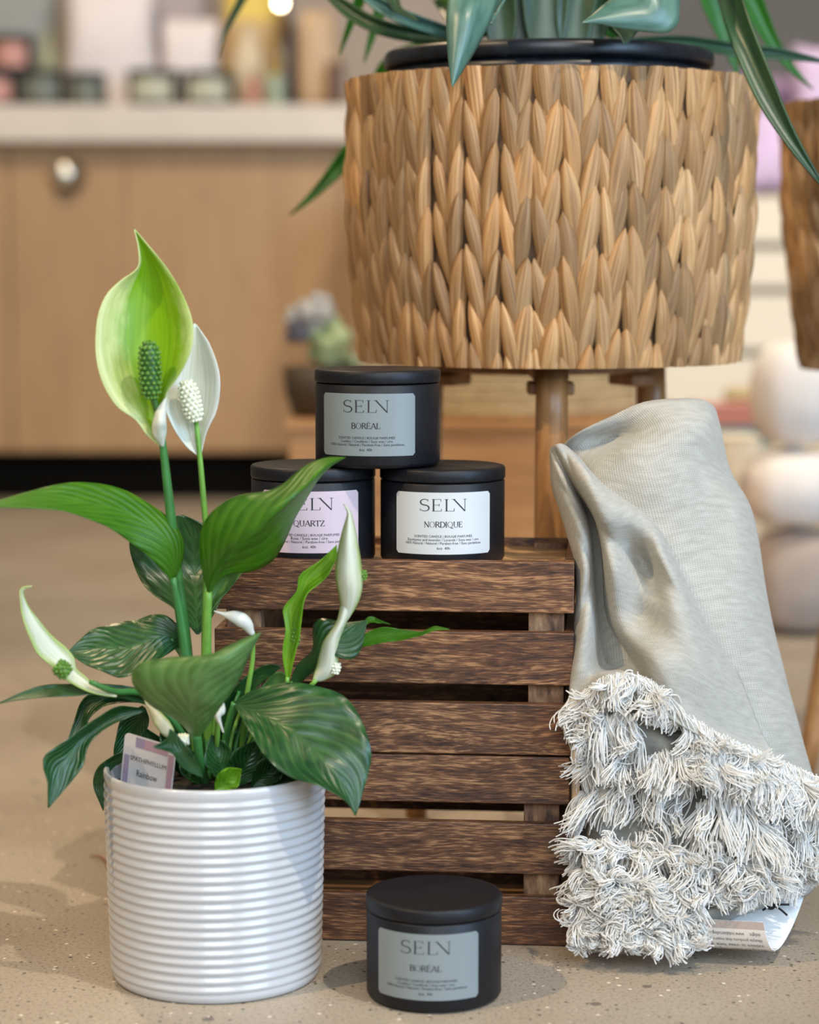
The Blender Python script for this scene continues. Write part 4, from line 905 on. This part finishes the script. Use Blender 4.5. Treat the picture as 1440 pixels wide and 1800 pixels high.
def patch(name, u0, u1, v0, v1, mat, e):
    V = []; Fc = []
    for i in range(13):
        for j in range(2): V.append(tagpt(u0+(u1-u0)*j, v0+(v1-v0)*i/12, e))
    for i in range(12): Fc.append((2*i, 2*i+1, 2*i+3, 2*i+2))
    return put(ht, mk(name, V, Fc, mat))
# printed outer face of the front flap
flap = patch('printed_face', 0, 1, .065, .34, M['kraft'], .0007); patch('printed_band', 0, 1, .0, .065, M['card_band'], .0007)
tot = np.sum(np.linalg.norm(np.diff(prw, axis=0), axis=1)); SW = np.linalg.norm(sh)
mb = MB()
for q, s in enumerate(['delight.    www.indabatrading.com', 'lifestyle products that inspire and', 'traditions  to  create  home  and', 'working with artisans using their', 'living.  We work with  craft']):
    VV, FF = small_text(s); VV = fit(VV, SW*.84, 0, 0); hh = .035*tot
    VV[:, 1] = VV[:, 1]/max(1e-6, VV[:, 1].max())*hh*.8
    # upside down: x runs from right to left, letters' tops point down
    mb.add([tagpt(.5+x/SW*1.0, .092+q*.052+y/tot, .0010) for x, y in VV], FF)
put(ht, mk('small_print', mb.V, mb.F, M['grey_ink'], smooth=False))
kc = P(1354, 1590, 1.418)
cd = MB()
for pts in ([kc, P(1372, 1590, 1.415), P(1387, 1590, 1.417)], [kc, P(1370, 1597, 1.414), P(1384, 1609, 1.413)], [kc, P(1352, 1578, 1.425), P(1350, 1560, 1.43)], [kc, P(1347, 1596, 1.414), P(1341, 1600, 1.413)]):
    V, Fc = tube_geo(catmull(pts, 10), .0007, 8); cd.add(V, Fc)
for q in range(3):
    V, Fc = tube_geo([kc+Vector((.0022*math.cos(a+q), .0016*math.sin(a*1.0+q), .0022*math.sin(a+q*.7))) for a in np.linspace(0, 2*PI, 14)], .0009, 8); cd.add(V, Fc)
put(ht, mk('cord', cd.V, cd.F, M['cord']))

# dry twig by the pot
V, Fc = tube_geo(catmull([PZ(158, 1505, .0012), PZ(172, 1505, .003), PZ(184, 1512, .002), PZ(188, 1526, .001)], 14), [.0004, .0009, .0008, .0005], 8)
o = mk('dry_stem', V, Fc, plain('reddish dry stem', (.25, .09, .035), .7)); tag(o, 'short reddish dry plant stem on the floor left of the pot', 'twig')

# ------------------------------------------------------------------ counter behind
CY = 4.235
kz = P(300, 797, CY).z; sz0 = P(300, 252, CY).z; sz1 = P(300, 186, CY).z
x_l = P(-500, 500, CY).x; x_r = P(620, 500, CY).x+.35
ct = thing('counter_cabinet', 'pale oak shop counter cabinet with steel knob and black plinth', 'cabinet', ((x_l+x_r)/2, CY+.3, 0))
cw = x_r-x_l
box('body', (0, .02, (kz+sz0)/2), (cw, .56, sz0-kz), M['oak'], ct, .002)
xs = [x_l, P(14, 500, CY).x, P(598, 500, CY).x, x_r]
for i in range(3):
    dpx = box('door', ((xs[i]+xs[i+1])/2-ct.location.x, -.27, (kz+sz0)/2), (xs[i+1]-xs[i]-.003, .018, sz0-kz-.004), M['oak'], ct, .001)
    if i == 1:
        kp = P(108, 305, CY-.03)
        k = lathe('knob', [(0, 0), (.010, 0), (.009, .008), (.008, .014), (.021, .020), (.0245, .027), (.022, .034), (.012, .038), (0, .039)], M['knob'], dpx, 32)
        ro = lathe('knob_shade_disc', [(0, 0), (.033, 0), (.033, .002), (0, .0025)], plain('dark knob shade', (.14, .09, .05), .5), dpx, 32); ro.rotation_euler = (PI/2, 0, 0); ro.location = (kp.x-(xs[1]+xs[2])/2+.004, -.009, kp.z-(kz+sz0)/2-.004)  # dark disc added to stand for the shade around the knob
        k.rotation_euler = (PI/2, 0, 0); k.location = (kp.x-(xs[1]+xs[2])/2, -.009, kp.z-(kz+sz0)/2)
box('plinth', (-.07, .0, kz/2), (cw-.34, .5, kz-.0005), M['kick'], ct, 0)
st = box('countertop', ((x_l+x_r)/2, CY+.3, (sz0+sz1)/2+.0005), (cw+.04, .66, sz1-sz0-.001), M['slab'], None, .004); tag(st, 'thick cream countertop on the oak cabinet', 'countertop')

# goods on the counter
CT = sz1+.0005
def xat(px, d): return (px-720)/F*d*CP
mdark = plain('dark green tin', (.035, .037, .032), .5); mpink = paper('salmon label', (.62, .30, .24)); msage = paper('sage label', (.19, .20, .15)); mcream = paper('cream label', (.55, .52, .38))
def far_tin(px0, px1, py0, z, lab, labm, d=4.25):
    x0, x1 = xat(px0, d), xat(px1, d); r = (x1-x0)/2; top = P(px0, py0, d).z; h = top-z
    t = thing('candle_tin', lab, 'candle', ((x0+x1)/2, d+r*.0, z), 0, 'dark tins on the counter')
    lathe('tin_body', [(0, 0), (r*.97, 0), (r, .003), (r, h*.82), (r*.96, h*.83)], mdark, t, 40)
    lathe('lid', [(r*.9, h*.83), (r*1.01, h*.83), (r*1.01, h*.98), (r*.97, h), (0, h)], mdark, t, 40)
    V = []; Fc = []
    for i in range(13):
        a = (-.8+1.6*i/12); V += [((r+.0008)*math.sin(a), -(r+.0008)*math.cos(a), h*.12), ((r+.0008)*math.sin(a), -(r+.0008)*math.cos(a), h*.76)]
    for i in range(12): Fc.append((2*i, 2*i+2, 2*i+3, 2*i+1))
    mk('paper_label', V, Fc, labm, t)
    return h
h_ = far_tin(-30, 38, 128, CT, 'lower dark tin with salmon pink label at the left edge of the counter', mpink)
far_tin(42, 122, 124, CT, 'blurred dark tin with dull green label beside the salmon-labelled tins', msage)
far_tin(126, 190, 128, CT, 'small dark tin with dull green label, right of its twin', msage, 4.28)
far_tin(228, 322, 124, CT, 'dark tin with cream label in front of the big white pouch', mcream)
far_tin(326, 418, 126, CT, 'dark tin with cream label, right one of the cream-labelled pair', mcream)
far_tin(-6, 66, 62, CT+h_+.001, 'upper dark tin with salmon pink label, stacked at the left edge', mpink, 4.25)
def pouch(name, lab, cat, px0, px1, py0, d, mat, depth=.07, grp=None, z=None, taper=.88, band=None):
    x0, x1 = xat(px0, d), xat(px1, d); z = CT if z is None else z; top = P(px0, py0, d).z; h = top-z; n = 18; m_ = 14; V = []; Fc = []
    for j in range(m_+1):
        v = j/m_; wv = (x1-x0)/2*(1-(1-taper)*v)*(1+.03*math.sin(9*v)); dv = depth/2*math.sqrt(max(.02, 1-v**3))*(.8+.3*math.sin(PI*v))
        for i in range(n):
            a = 2*PI*i/n; ca, sa = math.cos(a), math.sin(a)
            V.append((wv*math.copysign(abs(ca)**.5, ca), dv*math.copysign(abs(sa)**.8, sa), h*v))
    for j in range(m_):
        for i in range(n): Fc.append((j*n+i, j*n+(i+1) % n, (j+1)*n+(i+1) % n, (j+1)*n+i))
    Fc.append(tuple(range(n-1, -1, -1))); Fc.append(tuple(m_*n+i for i in range(n)))
    t = thing(name, lab, cat, ((x0+x1)/2, d, z), 0, grp)
    mk('body', V, Fc, mat, t)
    if band:
        V2 = [(v[0]*1.01, v[1]*1.03, v[2]) for v in V[n*4:n*9]]; F2 = [(j*n+i, j*n+(i+1) % n, (j+1)*n+(i+1) % n, (j+1)*n+i) for j in range(4) for i in range(n)]
        mk('printed_panel', V2, F2, band, t)
    return t
mwhite = plain('white linen cloth', (.90, .80, .76), .9, 0, .05, 12, .3); mgreyp = plain('warm grey cloth', (.46, .39, .38), .9)
pouch('cloth_pouch', 'large white cloth pouch standing on the counter', 'bag', 122, 284, -60, 4.40, mwhite, .12, 'white pouches on the counter')
pouch('cloth_pouch', 'smaller white cloth pouch right of the large one', 'bag', 286, 392, 35, 4.40, mwhite, .10, 'white pouches on the counter')
pouch('cloth_pouch', 'grey cloth pouch behind the two white pouches', 'bag', 240, 380, -80, 4.56, mgreyp, .12)
pouch('paper_bag', 'grey-green paper bag behind the salmon-labelled tins', 'bag', -60, 112, -60, 4.50, plain('grey green paper', (.33, .34, .31), .8), .12, taper=.98)
pouch('paper_bag', 'yellow paper bag at the back of the counter', 'bag', 392, 500, -80, 4.48, plain('yellow paper', (.80, .58, .12), .6), .11, band=plain('tan print', (.62, .42, .20), .7))
def jar(name, lab, cat, px, py0, r, d, mat, prof, z=None, cap=None):
    z = CT if z is None else z; top = P(px, py0, d).z; h = top-z
    t = thing(name, lab, cat, (xat(px, d), d, z)); lathe('body', [(a*r, b*h) for a, b in prof], mat, t, 36)
    if cap: lathe('cap', [(0, h), (r*.5, h), (r*.5, h*1.12), (0, h*1.12)], cap, t, 24)
    return t
bot = [(0, 0), (.95, 0), (1, .04), (1, .62), (.75, .75), (.36, .82), (.36, 1), (0, 1)]
jr = [(0, 0), (.95, 0), (1, .05), (1, .92), (.9, 1), (0, 1)]
vas = [(0, 0), (.6, 0), (.95, .2), (1, .45), (.7, .75), (.42, .88), (.5, 1), (.4, .98), (0, .9)]
jar('bottle', 'copper-pink bottle on the counter in front of the yellow bag', 'bottle', 448, 128, .017, 4.26, plain('copper pink', (.52, .24, .16), .4), bot, cap=plain('tan cap', (.6, .45, .3), .5))
jar('jar', 'pale green jar between the pink bottle and tan vase', 'jar', 486, 132, .018, 4.28, plain('pale green glass', (.36, .42, .28), .3), jr)
jar('vase', 'round cream vase behind the pink bottle', 'vase', 440, 50, .036, 4.38, plain('cream ceramic', (.72, .58, .38), .4), vas)
jar('bottle', 'tall dark brown bottle in front of the yellow bag', 'bottle', 506, -10, .020, 4.38, plain('brown glass', (.05, .028, .014), .2), bot, cap=plain('black cap', (.02, .02, .02), .4))
jar('vase', 'tall tan vase on the counter left of the woven basket', 'vase', 562, 20, .042, 4.34, plain('tan clay', (.66, .45, .27), .6), [(0, 0), (.7, 0), (.95, .15), (1, .5), (.85, .85), (.7, 1), (.6, .98), (0, .9)])
jar('jar', 'brown jar beside the tan vase', 'jar', 590, 110, .016, 4.26, plain('brown jar', (.16, .08, .04), .3), jr)
jar('bottle', 'small olive bottle standing behind the dull green tins', 'bottle', 92, 50, .018, 4.40, plain('olive bottle', (.38, .37, .22), .4), bot)
# counter-back shelf unit (large pale panel above the counter)
bk = thing('display_board', 'tall warm grey display board standing at the back of the counter', 'display board', (xat(300, 4.75), 4.80, CT))
box('panel', (0, 0, .30), (1.6, .02, .60), plain('display board', (.45, .36, .29), .8), bk, .002)
box('top_rail', (0, 0, .606), (1.62, .03, .012), M['oak'], bk, .002)
for sx in (-.6, .6): box('foot', (sx, 0, .005), (.04, .10, .010), M['oak'], bk, .002)
bulb = bpy.data.materials.new('lit bulb'); bulb.use_nodes = True; bb = bulb.node_tree.nodes['Principled BSDF']; bb.inputs['Emission Color'].default_value = (1, .85, .6, 1); bb.inputs['Emission Strength'].default_value = 18
lp_ = thing('table_lamp', 'small lit lamp glowing at the top edge above the counter', 'lamp', (xat(496, 4.325), 4.325, CT))
zl = P(496, 8, 4.325).z-CT
lathe('lamp_base', [(0, 0), (.011, 0), (.011, .006), (.005, .010), (.005, zl-.008), (.008, zl-.006), (0, zl-.006)], plain('brass', (.6, .4, .15), .3, 1), lp_, 24)
lathe('bulb', [(0, zl-.007), (.006, zl-.004), (.009, zl+.002), (.006, zl+.009), (0, zl+.011)], bulb, lp_, 20)

# ------------------------------------------------------------------ low platform with woven trays (behind the candles)
PY = 2.62
pzt = P(700, 742, PY).z; px0 = P(508, 800, PY).x; px1 = P(1240, 800, PY).x
pf = thing('display_plinth', 'low orange-brown wooden plinth behind the candle stack', 'plinth', ((px0+px1)/2, PY+.2, 0))
box('box_body', (0, 0, pzt/2-.004), (px1-px0, .40, pzt-.010), M['platform'], pf, .003)
box('top_board', (0, 0, pzt-.0045), (px1-px0+.01, .41, .009), M['platform'], pf, .002)
M['rope'] = weave_mat('pale sea grass', (.33, .24, .12), (.55, .43, .24), (.70, .58, .36))
def coil(name, lab, cat, cx, cy, z0, r, n, rr, grp=None, squash=1):
    t = thing(name, lab, cat, (cx, cy, z0), 0, grp); mb = MB()
    for k in range(n):
        V, Fc = tube_geo([(r*math.cos(a)*(1+.02*math.sin(7*a+k)), r*math.sin(a)*squash, rr*(1+1.8*k)+.0015*math.sin(30*a)) for a in np.linspace(0, 2*PI, 60)], rr, 8, False)
        tone = .85+.3*random.random(); mb.add(V, Fc, [(i % 8/8, i//8) for i in range(len(V))], (tone, tone, tone, 1))
    mb.build('coiled_wall', M['rope'], t)
    lathe('tray_floor', [(0, .002), (r, .002), (r, .006), (0, .006)], M['rope'], t, 40)
    return t
coil('sea_grass_tray', 'flat coiled sea grass tray on the low plinth under the basket', 'tray', P(880, 700, 2.8).x, 2.83, pzt+.0020, .165, 5, .0065)
coil('sea_grass_tray', 'coiled sea grass tray on the cream bench at the far right', 'tray', P(1405, 700, 3.26).x, 3.26, .1905, .10, 4, .010)
sb2 = thing('side_bench', 'cream bench carrying the far right sea grass basket', 'bench', (P(1330, 700, 3.2).x, 3.22, 0))
box('bench_top', (0, 0, .177), (.46, .33, .026), M['cream'], sb2, .003)
for sx in (-1, 1):
    for sy in (-1, 1): box('leg', (sx*.20, sy*.14, .082), (.035, .035, .163), M['cream'], sb2, .003)
# grey planter with pale foliage at the left of the basket
gp = thing('grey_planter', 'blurred grey and white planter with pale green leaves left of the basket', 'planter', (P(566, 600, 2.72).x, 2.72, pzt+.0005))
zg = P(566, 645, 2.72).z-pzt
lathe('pot_body', [(0, 0), (.035, 0), (.045, zg*.5), (.047, zg), (.040, zg), (0, zg*.9)], plain('dark brown pot', (.07, .045, .022), .6), gp, 32)
mbg = MB(); ico = bmesh.new(); bmesh.ops.create_icosphere(ico, subdivisions=2, radius=1); iv = [np.array(v.co) for v in ico.verts]; ifc = [tuple(v.index for v in f.verts) for f in ico.faces]; ico.free()
def puff(name, parent, c, r, n, s, mat, seed=0):
    rs = np.random.default_rng(seed); mb = MB()
    for k in range(n):
        d = rs.normal(0, 1, 3); d /= np.linalg.norm(d); c2 = np.array(c)+d*r*rs.uniform(.5, 1); sc = s*rs.uniform(.7, 1.2)
        mb.add([c2+v*sc for v in iv], ifc)
    return mb.build(name, mat, parent)
puff('foliage', gp, (.012, 0, zg+.02), .030, 30, .011, plain('pale green leaves', (.42, .50, .25), .7), 1)
puff('flower_head', gp, (-.012, 0, zg+.058), .024, 34, .011, plain('pale grey petals', (.50, .47, .42), .8), 2)
puff('flower_centre', gp, (-.028, -.012, zg+.042), .013, 18, .008, plain('slate petals', (.14, .13, .15), .8), 3)

# ------------------------------------------------------------------ far right: cream drawers, lilac and white soft goods
DX = 3.9
du = thing('drawer_unit', 'cream unit of wide drawers with dark gaps at the far right', 'drawer unit', (P(1400, 500, DX).x, DX+.2, 0))
dzs = [P(1400, y, DX).z for y in (640, 610, 512, 434, 330)]
uw = 1.5; bodyz = P(1400, 342, DX).z
box('body', (0, .01, bodyz/2), (uw, .38, bodyz), plain('drawer carcass', (.40, .35, .27), .6), du, .003)
edges = [.03, P(1400, 622, DX).z-.16, P(1400, 622, DX).z, P(1400, 512, DX).z, P(1400, 434, DX).z, bodyz]
for a, b in zip(edges[:-1], edges[1:]):
    box('drawer', (0, -.19, (a+b)/2), (uw-.02, .03, (b-a)-.014), M['cream'], du, .004)
def cushion(name, lab, cat, c, s, mat, rot=(0, 0, 0), grp=None, piped=None):
    n = 20; V = []; Fc = []
    for sgn in (1, -1):
        b = len(V)
        for i in range(n+1):
            for j in range(n+1):
                u, v = -1+2*i/n, -1+2*j/n; h = ((1-u**4)*(1-v**4))**.5
                sq = 1-.08*(1-abs(u))*abs(v)**6-.08*(1-abs(v))*abs(u)**6
                V.append((u*s[0]/2*sq, sgn*h*s[1]/2, v*s[2]/2*sq))
        for i in range(n):
            for j in range(n):
                f = (b+i*(n+1)+j, b+(i+1)*(n+1)+j, b+(i+1)*(n+1)+j+1, b+i*(n+1)+j+1); Fc.append(f if sgn < 0 else f[::-1])
    t = thing(name, lab, cat, c, 0, grp); t.rotation_euler = rot
    mk('cover', V, Fc, mat, t)
    return t
mlil = plain('lilac plush', (.62, .47, .66), .95, 0, .15, 20, .5); mlil2 = plain('dark lilac plush', (.30, .20, .34), .95, 0, .15, 20, .5)
z_u = bodyz+.001
sd = P(1400, 300, 3.75)
cushion('cushion', 'lilac plush cushion standing on the cream drawers, front one', 'cushion', (P(1436, 150, 3.97).x, 3.97, z_u+.13), (.08, .09, .26), mlil, (-.15, 0, 0), 'lilac cushions on the drawer unit')
cushion('cushion', 'darker lilac cushion behind the front lilac cushion', 'cushion', (P(1385, 150, 4.09).x, 4.09, z_u+.11), (.20, .08, .22), mlil2, (-.15, 0, .1), 'lilac cushions on the drawer unit')
cushion('cushion', 'pale lilac cushion seen in the gap between the two woven baskets', 'cushion', (P(1347, 260, 3.97).x, 3.97, z_u+.075), (.09, .08, .15), mlil, (-.12, 0, .0), 'lilac cushions on the drawer unit')
# white poufs
def pouf(lab, px, py, d, rx, rz, mat, z=None):
    c = P(px, py, d); zc2 = c.z if z is None else z
    t = thing('pouf', lab, 'pouf', (c.x, d, zc2-rz), 0, 'round poufs at the far right')
    pr_ = [(0, 0)]+[(rx*max(0, math.sin(PI*i/16))**.55, rz-rz*math.cos(PI*i/16)) for i in range(1, 16)]+[(0, 2*rz)]
    lathe('cover', pr_, mat, t, 40, wob=lambda a, z_: .015*math.sin(8*a))
    lathe('button', [(0, 2*rz-.002), (.012, 2*rz-.001), (.009, 2*rz+.004), (0, 2*rz+.005)], mat, t, 16)
    return t
mfur = plain('white fleece', (.86, .80, .74), .95, 0, .05, 30, .6); mtaupe = plain('taupe fabric', (.40, .33, .28), .95, 0, .08, 30, .4)
zp = P(1400, 1090, 2.9).z
pouf('taupe round pouf on the floor under the white one', 1402, 960, 2.72, .062, .062, mtaupe, .063)
pouf('white fleece pouf in the middle of the far right stack', 1392, 900, 2.72, .064, .045, mfur, .130+.045)
pouf('white fleece pouf on top of the far right stack', 1398, 770, 2.72, .056, .062, mfur, .226+.062)
# folded textiles on the side bench
def folded(lab, c, s, mat):
    t = thing('folded_textile', lab, 'textile', c, .1); 
    for k in range(3): mod_bevel(box('fold', (0, 0, s[2]/6+k*s[2]/3), (s[0]*(1-.03*k), s[1], s[2]/3-.001), mat, t, 0), s[2]/8, 3)
z_b = .1905
folded('folded teal textile left of the white poufs', (P(1280, 730, 3.14).x, 3.14, z_b), (.10, .06, .03), plain('teal cloth', (.10, .20, .22), .9))
folded('folded dusty red textile lying on the teal one', (P(1282, 700, 3.14).x, 3.14, z_b+.031), (.12, .06, .03), plain('dusty red cloth', (.50, .20, .15), .9))
cb = thing('cream_box', 'tall cream cardboard box between the towel and poufs', 'box', (P(1288, 900, 2.95).x, 2.93, 0))
hz = P(1300, 750, 2.62).z
hz = min(hz, .22); box('carton', (0, 0, hz/2), (.05, .09, hz-.002), plain('cream carton', (.86, .76, .58), .6), cb, .002); box('lid_flap', (0, 0, hz+.0005), (.052, .092, .003), plain('cream carton lid', (.86, .76, .58), .6), cb, .001)
